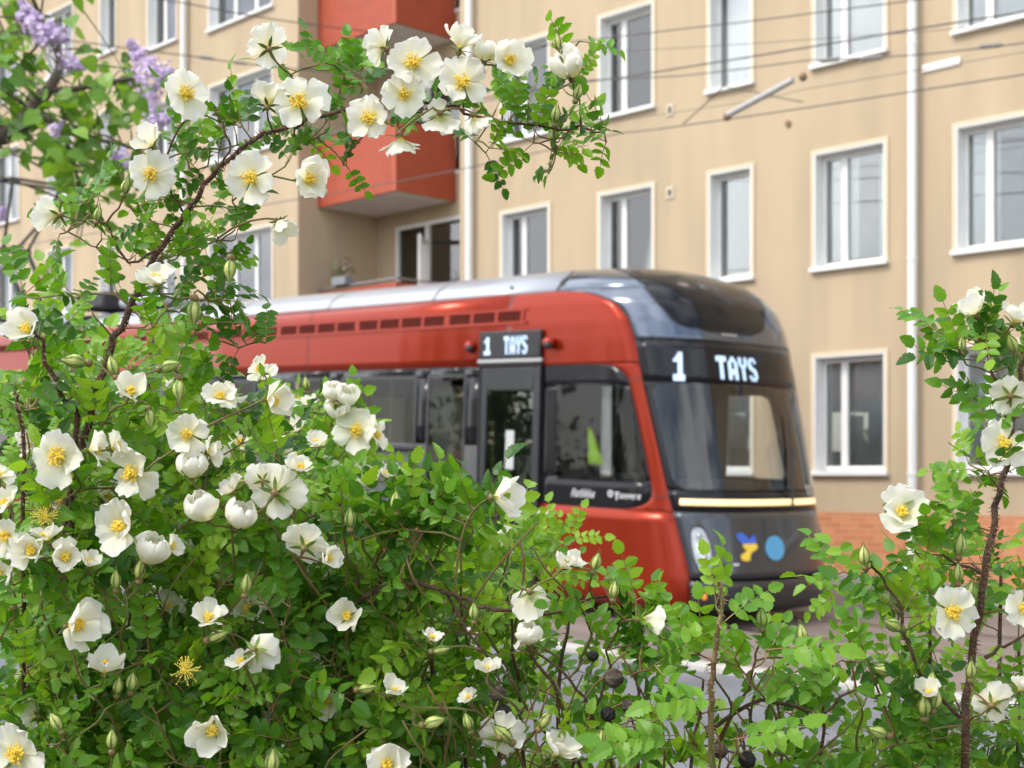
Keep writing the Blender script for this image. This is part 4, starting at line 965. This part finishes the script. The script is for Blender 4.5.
A.cane([V3(163, 246, 1.21), V3(130, 262, 1.2), V3(108, 230, 1.19), V3(98, 222, 1.19)], .0013, .0008, 300)
A.cane([V3(290, 125, 1.2), V3(296, 90, 1.2), V3(283, 62, 1.2)], .0011, .0008, 200)
for (x, y, d) in ((-60, 700, 1.5), (30, 620, 1.45), (110, 600, 1.4), (180, 640, 1.32), (250, 560, 1.4), (300, 700, 1.3), (10, 420, 1.6), (150, 420, 1.5), (220, 380, 1.45), (-80, 330, 1.6), (40, 300, 1.75), (230, 700, 1.45)):
    A.cane([ra + np.array((A.r.uniform(-.1, .1), A.r.uniform(-.1, .1), 0)), V3(x * .8 + 30, y + 500, d), V3(x * .95, y + 160, d), V3(x, y, d)], .0042, .0016, 250)
UPPER = [(235, 125), (250, 130), (216, 116), (224, 148), (200, 145), (206, 162), (190, 175), (176, 158), (192, 200), (215, 195), (234, 205), (205, 216), (240, 150), (266, 145), (281, 136), (300, 142), (286, 160), (311, 136), (326, 128), (331, 150), (336, 166), (322, 62), (346, 72), (312, 68), (341, 92), (352, 82), (356, 62), (366, 78), (420, 112), (440, 110), (396, 118), (470, 138), (486, 150), (500, 122), (512, 102), (522, 95), (531, 110), (546, 108), (556, 125), (566, 135), (577, 120), (592, 130), (600, 137), (546, 150), (551, 170), (561, 142), (574, 48), (575, 78), (536, 136), (492, 104), (572, 95), (231, 140), (78, 216), (92, 206), (64, 226), (100, 242), (112, 236), (132, 150), (145, 216), (160, 206), (130, 206), (166, 268), (182, 256), (122, 262), (186, 292), (200, 272), (216, 246), (226, 240), (242, 228), (150, 326), (170, 300), (180, 320), (205, 300), (225, 290), (108, 290), (120, 300), (80, 300), (95, 320), (175, 236), (232, 262), (222, 275), (245, 320), (262, 335), (236, 345), (466, 100), (290, 70), (226, 330), (205, 330)]
for x, y in UPPER:
    for _ in range(A.r.choice((1, 2, 2))):
        A.spray(V3(x + A.r.gauss(0, 6), y + A.r.gauss(0, 5), A.r.uniform(1.19, 1.26)), A.r.choice((1, 1, 2)), LT, min(1, max(0, A.r.gauss(.36, .2))), .037, .5)
FLA = [(300, 104, 58, (.1, .05, 1), 'open'), (252, 178, 54, (0, -.15, 1), 'open'), (150, 176, 50, (.35, 0, 1), 'open'), (308, 180, 48, (.35, -.1, .9), 'half'), (184, 94, 52, (.6, -.1, .8), 'open'),
       (268, 48, 46, (-.4, .5, -.7), 'open'), (147, 138, 34, (-.5, .7, .2), 'cup'), (268, 104, 40, (.1, .9, -.4), 'half'), (413, 64, 56, (.05, .05, 1), 'open'), (384, 48, 42, (-.8, .3, -.3), 'open'),
       (404, 95, 44, (.15, -.1, 1), 'open'), (371, 118, 50, (-.25, -.15, 1), 'open'), (463, 84, 54, (0, .05, 1), 'open'), (460, 48, 42, (.3, .9, .2), 'half'), (485, 52, 26, (.1, 1, .2), 'globe'),
       (508, 62, 42, (.3, .1, .9), 'half'), (568, 66, 34, (-.3, .85, .5), 'globe'), (400, 138, 40, (.1, -.9, -.3), 'half'), (440, 116, 44, (0, -.5, -.8), 'open'), (474, 118, 34, (.3, -.8, -.3), 'half'),
       (283, 228, 32, (.6, -.7, .3), 'cup'), (58, 215, 40, (-.7, .1, -.5), 'half'), (157, 284, 40, (.1, .75, .6), 'half'), (24, 326, 36, (-.1, .35, .9), 'cup'), (60, 457, 60, (-.1, .05, 1), 'open'),
       (90, 450, 38, (.9, .2, .1), 'half'), (135, 474, 58, (-.35, .1, .9), 'open'), (190, 434, 46, (-.3, -.1, .9), 'open'), (192, 467, 30, (.1, 1, .35), 'globe'), (202, 508, 36, (-.3, .9, .45), 'globe'),
       (241, 516, 34, (.3, .9, .4), 'globe'), (276, 492, 56, (.1, .2, -1), 'open'), (123, 528, 52, (-.3, .2, .9), 'half'), (151, 550, 36, (.4, .8, .4), 'globe'), (32, 552, 42, (.1, .3, .9), 'half'), (64, 557, 38, (.45, .1, .9), 'half'),
       (8, 537, 44, (-.2, .1, 1), 'open'), (-2, 572, 26, (.2, .2, 1), 'cup'), (71, 626, 54, (.8, .15, .5), 'half'), (105, 662, 38, (.1, .9, .2), 'cup'), (207, 621, 36, (.3, .7, .5), 'half'), (212, 733, 40, (.1, -.3, .9), 'cup'),
       (18, 754, 64, (-.1, .1, 1), 'open'), (305, 546, 50, (.1, .5, -.8), 'open'), (256, 650, 44, (.3, -.2, -.8), 'half'), (388, 768, 48, (0, .5, .8), 'half'), (268, 400, 40, (.9, 0, .3), 'half'), (220, 398, 34, (.2, .4, .8), 'half'), (131, 388, 32, (.3, .6, .7), 'cup'), (112, 448, 34, (.9, .3, .1), 'half'), (8, 505, 34, (-.3, .4, .7), 'half'), (168, 548, 30, (.7, .4, .2), 'half'), (48, 540, 34, (-.2, .8, .2), 'half'), (326, 560, 30, (.5, .3, .5), 'half'), (244, 664, 30, (-.4, .6, .4), 'half'), (228, 486, 26, (-.5, .7, .3), 'cup'), (208, 452, 30, (.8, .1, .3), 'half'), (0, 478, 26, (.3, .6, .4), 'half'), (90, 560, 24, (.3, .8, .3), 'cup'), (300, 470, 30, (.2, .5, .5), 'half'), (318, 446, 28, (-.2, .7, .5), 'half'), (262, 480, 30, (-.4, .3, -.8), 'half')]
GA = ['', '', '', '', '6432', '76643', '777764', '8888863', '99999984', '99999999', '99999999', '99999999', '88888888']
GA1 = ['', '', '', '', '2100', '32210', '555410', '6666510', '7777775', '7777777', '7777777', '7777777', '7777777']
fill(A, GA1, 1.19, 1.34, .85)
A.shoots([(A.r.uniform(0, 380), A.r.uniform(400, 740)) for _ in range(30)])
fill(A, ['', '', '', '', '33100', '433210', '5554200', '77776300', '88888862', '88888888', '8888888', '8888888', '7777777'], 1.34, 1.75, .62, LT2, L0=.050)
for f in FLA: A.flower(*f, d=1.15 if f[1] > 350 else 1.165)
FLA2 = [(228, 395, 1.5), (35, 442, 1.5), (170, 250, 1.6), (262, 372, 1.6), (104, 500, 1.5), (205, 545, 1.55), (60, 503, 1.5), (165, 610, 1.5), (120, 700, 1.5), (36, 716, 1.45), (300, 660, 1.45), (248, 606, 1.45), (190, 700, 1.5), (330, 700, 1.45), (240, 570, 1.5), (140, 590, 1.6), (20, 640, 1.5), (62, 700, 1.5), (275, 720, 1.5), (180, 380, 1.7), (90, 372, 1.7), (320, 578, 1.5), (215, 460, 1.6), (150, 455, 1.7)]
for i, (x, y, d) in enumerate(FLA2): A.flower(x, y, 38 * 1.15 / max(1.0, d - .22), (A.r.uniform(-1, 1), A.r.uniform(-.3, .9), A.r.uniform(-.4, 1)), ('open', 'half', 'cup')[i % 3], d - .22)
for x, y, L_, f in [(118, 686, 20, (.2, 1, .2)), (132, 682, 22, (.2, 1, .3)), (246, 584, 22, (.1, 1, 0)), (293, 530, 24, (-.1, 1, .1)), (116, 580, 20, (0, 1, 0)), (56, 722, 22, (-.5, .8, 0)), (112, 740, 22, (0, 1, 0)), (272, 762, 28, (.1, 1, 0)), (218, 636, 24, (.9, .4, .2)), (238, 484, 22, (.9, .3, .2)), (283, 488, 22, (.1, 1, .1)), (230, 270, 24, (0, -1, .2)), (194, 312, 26, (0, -1, .1)), (113, 366, 22, (-.3, 1, 0)), (74, 361, 26, (-1, .1, .3)), (170, 366, 24, (.8, .2, .3)), (179, 390, 24, (.1, -1, .2)), (150, 418, 20, (.2, -.8, .3)), (558, 42, 18, (-.2, 1, .3)), (556, 114, 20, (.1, 1, .4)), (578, 92, 18, (.3, 1, 0)), (126, 186, 18, (.3, 1, .1)), (10, 596, 22, (-.3, 1, .1)), (140, 570, 22, (.1, 1, 0)), (296, 505, 20, (.3, 1, .1)), (98, 214, 16, (.2, 1, 0))]: A.bud(x, y, L_, f)
A.spent(185, 671, 16, (.4, .4, .8)); A.spent(45, 517, 15, (.2, .6, .8)); A.spent(146, 640, 12, (.2, .6, .6), 1.3)
A.finish()

# ---- bush 2: behind, softer
B = Bush(ground_at(330, 2.05), 'rose bush with small blurred white flowers behind the others, below the tram windows', 5)
for (x, y, d) in ((240, 420, 2.0), (300, 400, 1.95), (340, 400, 1.9), (360, 450, 1.9), (420, 520, 2.0), (500, 500, 2.1), (540, 540, 2.1), (150, 480, 2.1), (60, 420, 2.2), (20, 320, 2.2), (600, 620, 2.1), (460, 640, 1.9), (200, 600, 2.0)):
    B.cane([B.root + np.array((B.r.uniform(-.15, .15), B.r.uniform(-.15, .15), 0)), V3(x * .5 + 165, 1000, d), V3(x * .85 + 50, y + 180, d), V3(x, y, d)], .005, .0018, 60)
for i, (x, y, sz, f, k) in enumerate([(357, 431, 42, (0, .1, 1), 'open'), (372, 436, 30, (.8, .2, .3), 'half'), (325, 476, 36, (.1, .1, 1), 'open'), (312, 450, 30, (.5, .5, .3), 'half'), (368, 476, 26, (-.3, .5, .6), 'cup'), (388, 472, 20, (.2, .7, .4), 'cup'), (333, 392, 22, (0, .7, .6), 'globe'), (347, 396, 22, (.2, .6, .6), 'globe'), (337, 407, 22, (0, .4, .8), 'globe'), (307, 402, 24, (-.3, .7, .3), 'cup'), (296, 425, 20, (-.4, .6, .3), 'cup'), (508, 541, 26, (.2, .2, .9), 'half'), (498, 535, 20, (-.3, .6, .3), 'cup'), (510, 552, 20, (.4, -.3, .6), 'half'), (262, 372, 26, (.2, .7, .3), 'cup'), (300, 490, 22, (-.2, .6, .3), 'half'), (350, 540, 24, (.3, .5, .4), 'half'), (410, 560, 22, (.3, .6, .4), 'cup'), (240, 445, 26, (.1, .4, .6), 'half'), (280, 452, 24, (.3, .4, -.4), 'half'), (325, 530, 22, (0, .8, .3), 'cup'), (70, 395, 24, (0, .8, .3), 'half'), (150, 520, 26, (0, .8, .3), 'half')]):
    B.flower(x, y, sz * 1.1, f, k, 1.77)
for x, y in ((306, 384), (342, 424), (380, 460), (329, 500), (360, 468), (286, 440), (404, 500), (430, 545), (318, 440)): B.bud(x, y, 15, (B.r.uniform(-.4, .4), 1, .2), 1.86)
B.spent(291, 404, 12, (0, .6, .8), 1.86)
for x, y in ((458, 548), (477, 560), (350, 560)): B.hip(x, y, 6, 1.95, m_dry)
fill(B, ['', '', '', '', '42', '3320', '455400', '77777620', '88888875', '888888883', '7777777753', '66666666642', '6666666664'], 1.80, 2.3, .7, LL, L0=.052, tintm=.68)
for _ in range(26): B.spray(V3(B.r.uniform(285, 375), B.r.uniform(402, 470), B.r.uniform(1.8, 1.95)), 3, LT2, B.r.uniform(.55, .95), .048)
for _ in range(26): B.spray(V3(B.r.uniform(450, 575), B.r.uniform(530, 575), B.r.uniform(1.8, 2.0)), 3, LT2, B.r.uniform(.55, .95), .048)
B.finish()

# ---- bush 3: low bush along the middle
Cb = Bush(ground_at(600, 1.45), 'low rose bush with bare brown stems and dried dark hips below the tram front', 9)
rc = Cb.root
Cb.cane([rc, V3(420, 1100, 1.3), V3(360, 760, 1.26), V3(352, 620, 1.23), V3(380, 590, 1.2), V3(410, 582, 1.19), V3(445, 592, 1.19), V3(478, 604, 1.19), V3(512, 612, 1.19), V3(552, 612, 1.2), V3(590, 600, 1.2), V3(640, 588, 1.2)], .0030, .0010, 60)
Cb.cane([V3(445, 592, 1.19), V3(476, 645, 1.19), V3(494, 664, 1.2), V3(498, 690, 1.2), V3(492, 720, 1.2)], .0014, .0010)
Cb.cane([rc, V3(716, 1000, 1.2), V3(710, 768, 1.14), V3(712, 700, 1.13), V3(716, 650, 1.12), V3(722, 602, 1.12), V3(716, 582, 1.12)], .0034, .0014, 900, Cb.tw, 0)
Cb.cane([V3(680, 760, 1.22), V3(745, 705, 1.2), V3(800, 708, 1.19), V3(826, 716, 1.19), V3(848, 692, 1.18), V3(880, 700, 1.18)], .0020, .0010, 60)
Cb.cane([V3(740, 700, 1.2), V3(748, 690, 1.2), V3(756, 655, 1.2)], .0014, .0010)
Cb.cane([V3(745, 706, 1.2), V3(760, 735, 1.2), V3(792, 762, 1.2)], .0014, .0010)
Cb.cane([V3(590, 800, 1.25), V3(560, 700, 1.22), V3(530, 655, 1.21), V3(537, 640, 1.2)], .0020, .001, 200)
Cb.cane([V3(640, 850, 1.25), V3(600, 730, 1.2), V3(570, 680, 1.19), V3(532, 648, 1.19)], .0018, .001, 200)
Cb.cane([V3(560, 900, 1.3), V3(575, 760, 1.24), V3(600, 700, 1.22), V3(612, 640, 1.22)], .0018, .001, 100)
for (x, y, d) in ((430, 500, 1.3), (460, 560, 1.35), (520, 600, 1.3), (400, 650, 1.35), (560, 580, 1.25), (640, 640, 1.3), (690, 660, 1.35), (780, 660, 1.3), (820, 680, 1.25), (500, 690, 1.4), (860, 720, 1.3), (430, 720, 1.3)):
    Cb.cane([rc + np.array((Cb.r.uniform(-.1, .1), Cb.r.uniform(-.1, .1), 0)), V3(x * .8 + 120, y + 420, d), V3(x, y + 120, d), V3(x + Cb.r.uniform(-15, 15), y + 20, d)], .003, .0012, 80)
for f in [(506, 497, 42, (1, .05, .15), 'cup'), (530, 594, 42, (.1, -.5, -.6), 'half'), (529, 634, 28, (.1, .9, .4), 'globe'), (642, 620, 42, (.8, -.2, -.3), 'half'), (562, 568, 26, (.3, .6, .3), 'half'), (500, 736, 50, (.1, .2, -1), 'open'), (556, 754, 46, (.4, .6, .4), 'half'), (487, 666, 24, (0, .8, .3), 'cup'), (430, 640, 24, (.3, .7, .3), 'half'), (470, 700, 24, (-.3, .7, .3), 'half'), (346, 615, 34, (-.1, .2, .9), 'cup'), (575, 560, 24, (.5, .6, .2), 'cup'), (525, 640, 22, (.2, -.8, .3), 'cup'), (395, 688, 24, (.2, .7, .3), 'cup')]: Cb.flower(*f, d=1.17)
for x, y, L_, f in [(503, 734, 26, (-.7, .7, .3)), (474, 612, 19, (0, 1, .1)), (367, 688, 20, (1, .2, .2)), (434, 722, 24, (1, .3, .2)), (441, 650, 18, (1, .2, .1)), (468, 722, 20, (-.3, 1, .2)), (596, 562, 20, (.3, 1, .1)), (614, 590, 19, (.1, 1, .1)), (672, 713, 24, (.9, .5, .3)), (762, 618, 22, (-.1, 1, .1)), (802, 634, 22, (-.2, 1, .1)), (396, 502, 22, (0, 1, .1)), (878, 732, 24, (-.9, .4, .3)), (545, 720, 22, (.5, .8, .2)), (600, 740, 22, (.2, 1, .2)), (350, 518, 22, (0, 1, .1)), (884, 670, 24, (-.9, .2, .3)), (852, 634, 20, (0, 1, .1))]: Cb.bud(x, y, L_, f)
for x, y, r_, m_ in ((498, 694, 9, m_dry), (503, 714, 10, m_blackhip), (593, 656, 6, m_blackhip), (614, 678, 10, m_dry), (608, 714, 8, m_blackhip), (628, 706, 7, m_dry), (720, 751, 8, m_dry), (747, 760, 9, m_blackhip)): Cb.hip(x, y, r_, 1.19, m_)
#            0    64   128  192  256  320  384  448  512  576  640  704  768  832  896  960
fill(Cb, ['', '', '', '', '', '', '', '0000000200', '0000002320', '0000056665210000', '0000066643223210', '0000066432344331', '0000066654445553'], 1.19, 1.45, .66)
Cb.shoots([(Cb.r.uniform(360, 880), Cb.r.uniform(640, 750)) for _ in range(40)])
Cb.shoots([(Cb.r.uniform(390, 540), Cb.r.uniform(510, 600)) for _ in range(12)])
for _ in range(10): Cb.spray(V3(Cb.r.uniform(385, 425), Cb.r.uniform(515, 545), 1.2), 3, LT, None)
for _ in range(8): Cb.spray(V3(Cb.r.uniform(425, 490), Cb.r.uniform(500, 540), Cb.r.uniform(1.18, 1.25)), 3, LT, None, .05)
for x, y in ((716, 606), (724, 622), (700, 655), (735, 658), (765, 660), (775, 668), (745, 680), (690, 645), (675, 655), (655, 665), (842, 660), (820, 670), (800, 670), (636, 600), (606, 590), (590, 602), (652, 618), (655, 632), (640, 655), (865, 660), (830, 650)):
    Cb.spray(V3(x, y, Cb.r.uniform(1.14, 1.2)), 2, LT, Cb.r.uniform(.4, .8), .044)
for x, y, a in ((650, 735, -1), (640, 748, -.7), (700, 740, .6), (690, 700, -.5), (735, 650, .5)):
    compound(Cb.lv, Cb.tw, V3(x + 30, y, 1.10), unit(UR * a + UP * .12 - UF * .2), UP * .7 - UF * .7, .056, 4, .6, LT, .38, Cb.r)
Cb.finish()

# ---- bush 4: right edge
D = Bush(ground_at(985, 1.3), 'tall upright rose bush at the white downpipe with its white flowers one above another', 13)
rd = D.root
D.cane([rd, V3(965, 1100, 1.25), V3(963, 770, 1.2), V3(972, 660, 1.2), V3(984, 575, 1.19), V3(994, 520, 1.19), V3(1006, 468, 1.19), V3(1014, 420, 1.19), V3(1022, 370, 1.2), V3(1032, 310, 1.2)], .0040, .0020, 900)
D.cane([V3(984, 575, 1.19), V3(950, 560, 1.18), V3(925, 535, 1.18), V3(905, 520, 1.17)], .0014, .0009, 200)
D.cane([V3(963, 720, 1.2), V3(915, 665, 1.19), V3(896, 600, 1.18), V3(880, 575, 1.18), V3(868, 560, 1.17)], .0018, .0009, 200)
D.cane([V3(1010, 440, 1.19), V3(1000, 395, 1.18), V3(985, 350, 1.18), V3(975, 318, 1.17)], .0016, .0009, 200)
D.cane([V3(984, 660, 1.2), V3(1005, 645, 1.2), V3(1040, 630, 1.2)], .0020, .0009, 200)
for (x, y, d) in ((930, 620, 1.3), (1000, 560, 1.35), (1040, 480, 1.4), (1020, 640, 1.3), (900, 700, 1.3), (1060, 380, 1.35)):
    D.cane([rd, V3(x * .7 + 290, y + 450, d), V3(x, y + 120, d), V3(x, y, d)], .0035, .0014, 150)
for f in [(970, 304, 40, (-.5, .8, .2), 'cup'), (1004, 445, 52, (-.2, .05, 1), 'open'), (951, 612, 58, (.05, .05, 1), 'open'), (902, 514, 48, (-.2, .3, .9), 'half'), (1014, 322, 38, (.2, .5, .4), 'half'), (1010, 395, 44, (.2, .3, -.9), 'open'), (1022, 608, 44, (.2, 0, 1), 'open'), (992, 704, 42, (.4, .2, -.7), 'half'), (1020, 690, 30, (.3, .6, .3), 'half'), (928, 690, 26, (-.2, .6, .3), 'cup')]: D.flower(*f, d=1.16)
for x, y, L_, f in [(864, 556, 22, (-.1, 1, .1)), (960, 545, 24, (.1, 1, .1)), (893, 625, 24, (-.8, .4, .4)), (971, 670, 20, (0, 1, .1)), (924, 706, 26, (-.1, 1, .3)), (936, 700, 22, (.2, 1, .2)), (1012, 344, 22, (-.4, .8, .3)), (962, 345, 16, (0, 1, 0)), (958, 573, 20, (0, 1, .1)), (970, 590, 18, (.2, 1, .1)), (932, 680, 18, (0, 1, .2))]: D.bud(x, y, L_, f)
for x, y in ((985, 322), (1000, 330), (985, 345), (970, 355), (955, 335), (975, 340), (955, 355), (950, 360), (995, 355), (1010, 365), (1020, 350), (1000, 375), (1022, 300), (1020, 380), (970, 408), (975, 425), (985, 410), (990, 425), (1000, 470), (985, 470), (1015, 480), (1015, 420), (900, 545), (915, 555), (925, 545), (940, 520), (935, 560), (960, 525), (950, 545), (970, 530), (940, 580), (925, 590), (975, 560), (870, 580), (850, 585), (842, 580), (905, 590), (890, 600), (1010, 340), (880, 610)):
    for _ in range(1): D.spray(V3(x + D.r.gauss(0, 7), y + D.r.gauss(0, 6), D.r.uniform(1.16, 1.24)), D.r.choice((1, 2, 2)), LT, min(1, max(0, D.r.gauss(.45, .2))), .044)
fill(D, ['', '', '', '', '', '', '0000000000000001', '0000000000000012', '0000000000000023', '0000000000000144', '0000000000000455', '0000000000000455', '0000000000003555'], 1.18, 1.45, .66)
D.finish()

# ---- lilac tree, upper left
lr = V3(-330, 475, 5.0); lr[2] = 0
lil = empty('lilac_tree', tuple(lr), 'lilac tree with heart-shaped leaves and purple flower clusters in front of the left windows', 'tree')
tm = MB(); rl = random.Random(4); LN = []
def limb(pts, r0, r1):
    Q = Bush.smooth(A, pts); n = len(Q); tm.tube(Q, [r0 + (r1 - r0) * i / (n - 1) for i in range(n)], 8); LN.extend(Q)
limb([lr, V3(-300, 300, 5.0), V3(-240, 180, 5.0), V3(-120, 150, 5.0), V3(5, 135, 4.9), V3(30, 110, 4.9), V3(48, 90, 4.9), V3(60, 60, 4.9), V3(40, 20, 4.9)], .06, .008)
limb([V3(-240, 180, 5.0), V3(-150, 40, 5.0), V3(-60, 0, 5.0), V3(30, -10, 5.0), V3(80, -30, 5)], .035, .01)
limb([V3(48, 90, 4.9), V3(80, 88, 4.9), V3(120, 80, 4.9), V3(150, 75, 4.85)], .012, .006)
limb([V3(30, 110, 4.9), V3(60, 130, 4.9), V3(75, 170, 4.9), V3(85, 215, 4.9)], .012, .006)
limb([V3(60, 130, 4.9), V3(100, 140, 4.9), V3(140, 150, 4.9)], .01, .005)
def heart():
    V = [(0, 0, 0), (.5, 0, -.03), (1, 0, -.16)] + [(u, s * w, .10 * w - .16 * u * u) for s in (1, -1) for u, w in ((-.08, .22), (.12, .42), (.42, .40), (.75, .19))]
    return np.array(V), [[0, 1, 5, 4, 3], [1, 2, 6, 5], [0, 7, 8, 9, 1], [1, 9, 10, 2]]
HT = heart(); ll = Leaves(); ltw = MB()
CL = [(10, 60, 30, 60), (45, 75, 35, 60), (30, 110, 30, 70), (70, 110, 28, 60), (60, 20, 15, 10), (100, 95, 28, 60), (130, 100, 22, 50), (90, 150, 30, 60), (115, 175, 30, 60), (75, 185, 24, 50), (85, 215, 20, 24), (140, 170, 18, 20), (10, 130, 24, 30), (20, 0, 16, 16), (150, 120, 14, 14), (100, 62, 16, 10), (35, 150, 22, 20), (70, 140, 22, 36), (-40, 80, 40, 80), (-100, 20, 60, 110), (-120, 150, 60, 110), (10, 30, 20, 20), (-60, -60, 70, 120), (60, -50, 40, 50)]
for x, y, sg, n in CL:
    for _ in range(int(n * .5)):
        p = V3(x + rl.gauss(0, sg * .62), y + rl.gauss(0, sg * .62), 4.95 + rl.gauss(0, .22)); A_ = np.array(LN); i = int(np.argmin(np.linalg.norm(A_ - p, axis=1)))
        if rl.random() < .5: ltw.tube([A_[i], (A_[i] + p) / 2 + UP * .01, p], [.004, .003, .0015], 4, cap=False)
        dd = unit(np.array((rl.gauss(0, 1), rl.gauss(0, 1), rl.gauss(-.45, .5)))); ll.put(HT, p, frame(dd, UP * .5 - UF * .6 + np.array([rl.gauss(0, .5) for _ in range(3)])), rl.uniform(.044, .072), min(1, max(0, rl.gauss(.5, .2))))
obj('trunk', tm, mat('lilac_bark', (.12, .095, .075), .85, var=.3, vscale=20, bump=.5), lil, smooth=True)
obj('twigs', ltw, mat('lilac_twig', (.11, .10, .05), .8), lil); ll.build('crown', m_lil, lil)
m_lf = mat('lilac_flower', (.78, .66, .84), .7, col2=(.52, .38, .66), vscale=40)
for x, y, ax, L_, rw in [(40, 32, (-.7, .6, .2), 62, 17), (52, 34, (.9, -.4, .2), 40, 12), (72, 64, (.9, -.3, .2), 34, 9), (142, 62, (-.5, .9, .3), 52, 16), (158, 78, (.8, .3, .2), 40, 14), (150, 100, (.2, -.9, .2), 34, 10), (158, 122, (.9, .2, .2), 44, 9), (122, 158, (.6, -.8, .2), 26, 8), (56, 128, (.6, .4, .2), 20, 6), (2, 214, (.3, .5, .5), 16, 5), (28, 12, (-.4, .6, .2), 30, 9)]:
    pm = MB(); ax_ = cdir(*ax); M = axis_frame(ax_, 0); c0 = V3(x, y, 4.62); Lw = L_ * .72 * 4.7 / FPX; rwm = rw * 1.25 * 4.7 / FPX
    for i in range(int(260 * L_ / 50)):
        u = rl.random(); a = rl.uniform(0, 6.28); rr_ = rwm * (1 - u * .85) * rl.uniform(.5, 1) * (1 + .35 * math.sin(u * 22))
        c = c0 + M @ np.array((rr_ * math.cos(a), rr_ * math.sin(a), (u - .4) * Lw)); nrm = unit(M @ np.array((math.cos(a), math.sin(a), .4)) + np.array([rl.gauss(0, .3) for _ in range(3)])); F_ = axis_frame(nrm, rl.random() * 3); s_ = .0085
        for k in range(4):
            d = F_ @ np.array((math.cos(k * math.pi / 2), math.sin(k * math.pi / 2), .15)); e = F_ @ np.array((-math.sin(k * math.pi / 2), math.cos(k * math.pi / 2), 0))
            pm.add([c, c + d * s_ * .6 + e * s_ * .4, c + d * s_ * 1.1, c + d * s_ * .6 - e * s_ * .4], [(0, 1, 2, 3)])
    obj('flower_cluster', pm, m_lf, lil)

# ---- park trees behind the viewer (seen mirrored in paint and glass)
rt_ = random.Random(21)
TREE_LABELS = ['broad dark park tree behind the viewpoint, mirrored in the tram doors', 'rounder park tree opposite the tram nose, mirrored in the cab glass', 'tall park tree opposite the red balconies, seen only as a reflection', 'leafy park tree opposite the left building wing, seen only as a reflection', 'park tree far up the street opposite the last tram section', 'park tree down the street opposite the right windows']
for i, (s, t, h) in enumerate([(-9, -12, 7), (-1, -13, 7.5), (-17, -13, 8), (-26, -12, 7.5), (-36, -13, 8.5), (14, -5, 8)]):
    te = empty('park_tree', (s, t, 0), TREE_LABELS[i], 'tree', 'park trees on the near side of the street'); tk = MB()
    tk.tube([(s, t, -.1), (s + .1, t, 1.5), (s + .05, t + .1, 3.2), (s, t, h * .8)], [.26, .2, .15, .05], 8); obj('trunk', tk, mat('park_bark', (.1, .08, .06), .9, bump=.5, bscale=20), te)
    lv = Leaves(); cl = [(rt_.gauss(0, 1.5), rt_.gauss(0, 1.3), rt_.uniform(.28, .95) * h, rt_.uniform(.8, 1.5)) for _ in range(26)]
    for x, y, z, r0 in cl:
        for _ in range(95):
            v = unit([rt_.gauss(0, 1) for _ in range(3)]); p = np.array((s + x, t + y, z)) + v * r0 * rt_.uniform(.6, 1)
            lv.put(LL, p, frame(v + np.array((0, 0, -.4)), [rt_.gauss(0, 1), rt_.gauss(0, 1), 1.3]), rt_.uniform(.22, .34), rt_.random())
    lv.build('crown', m_tree, te)
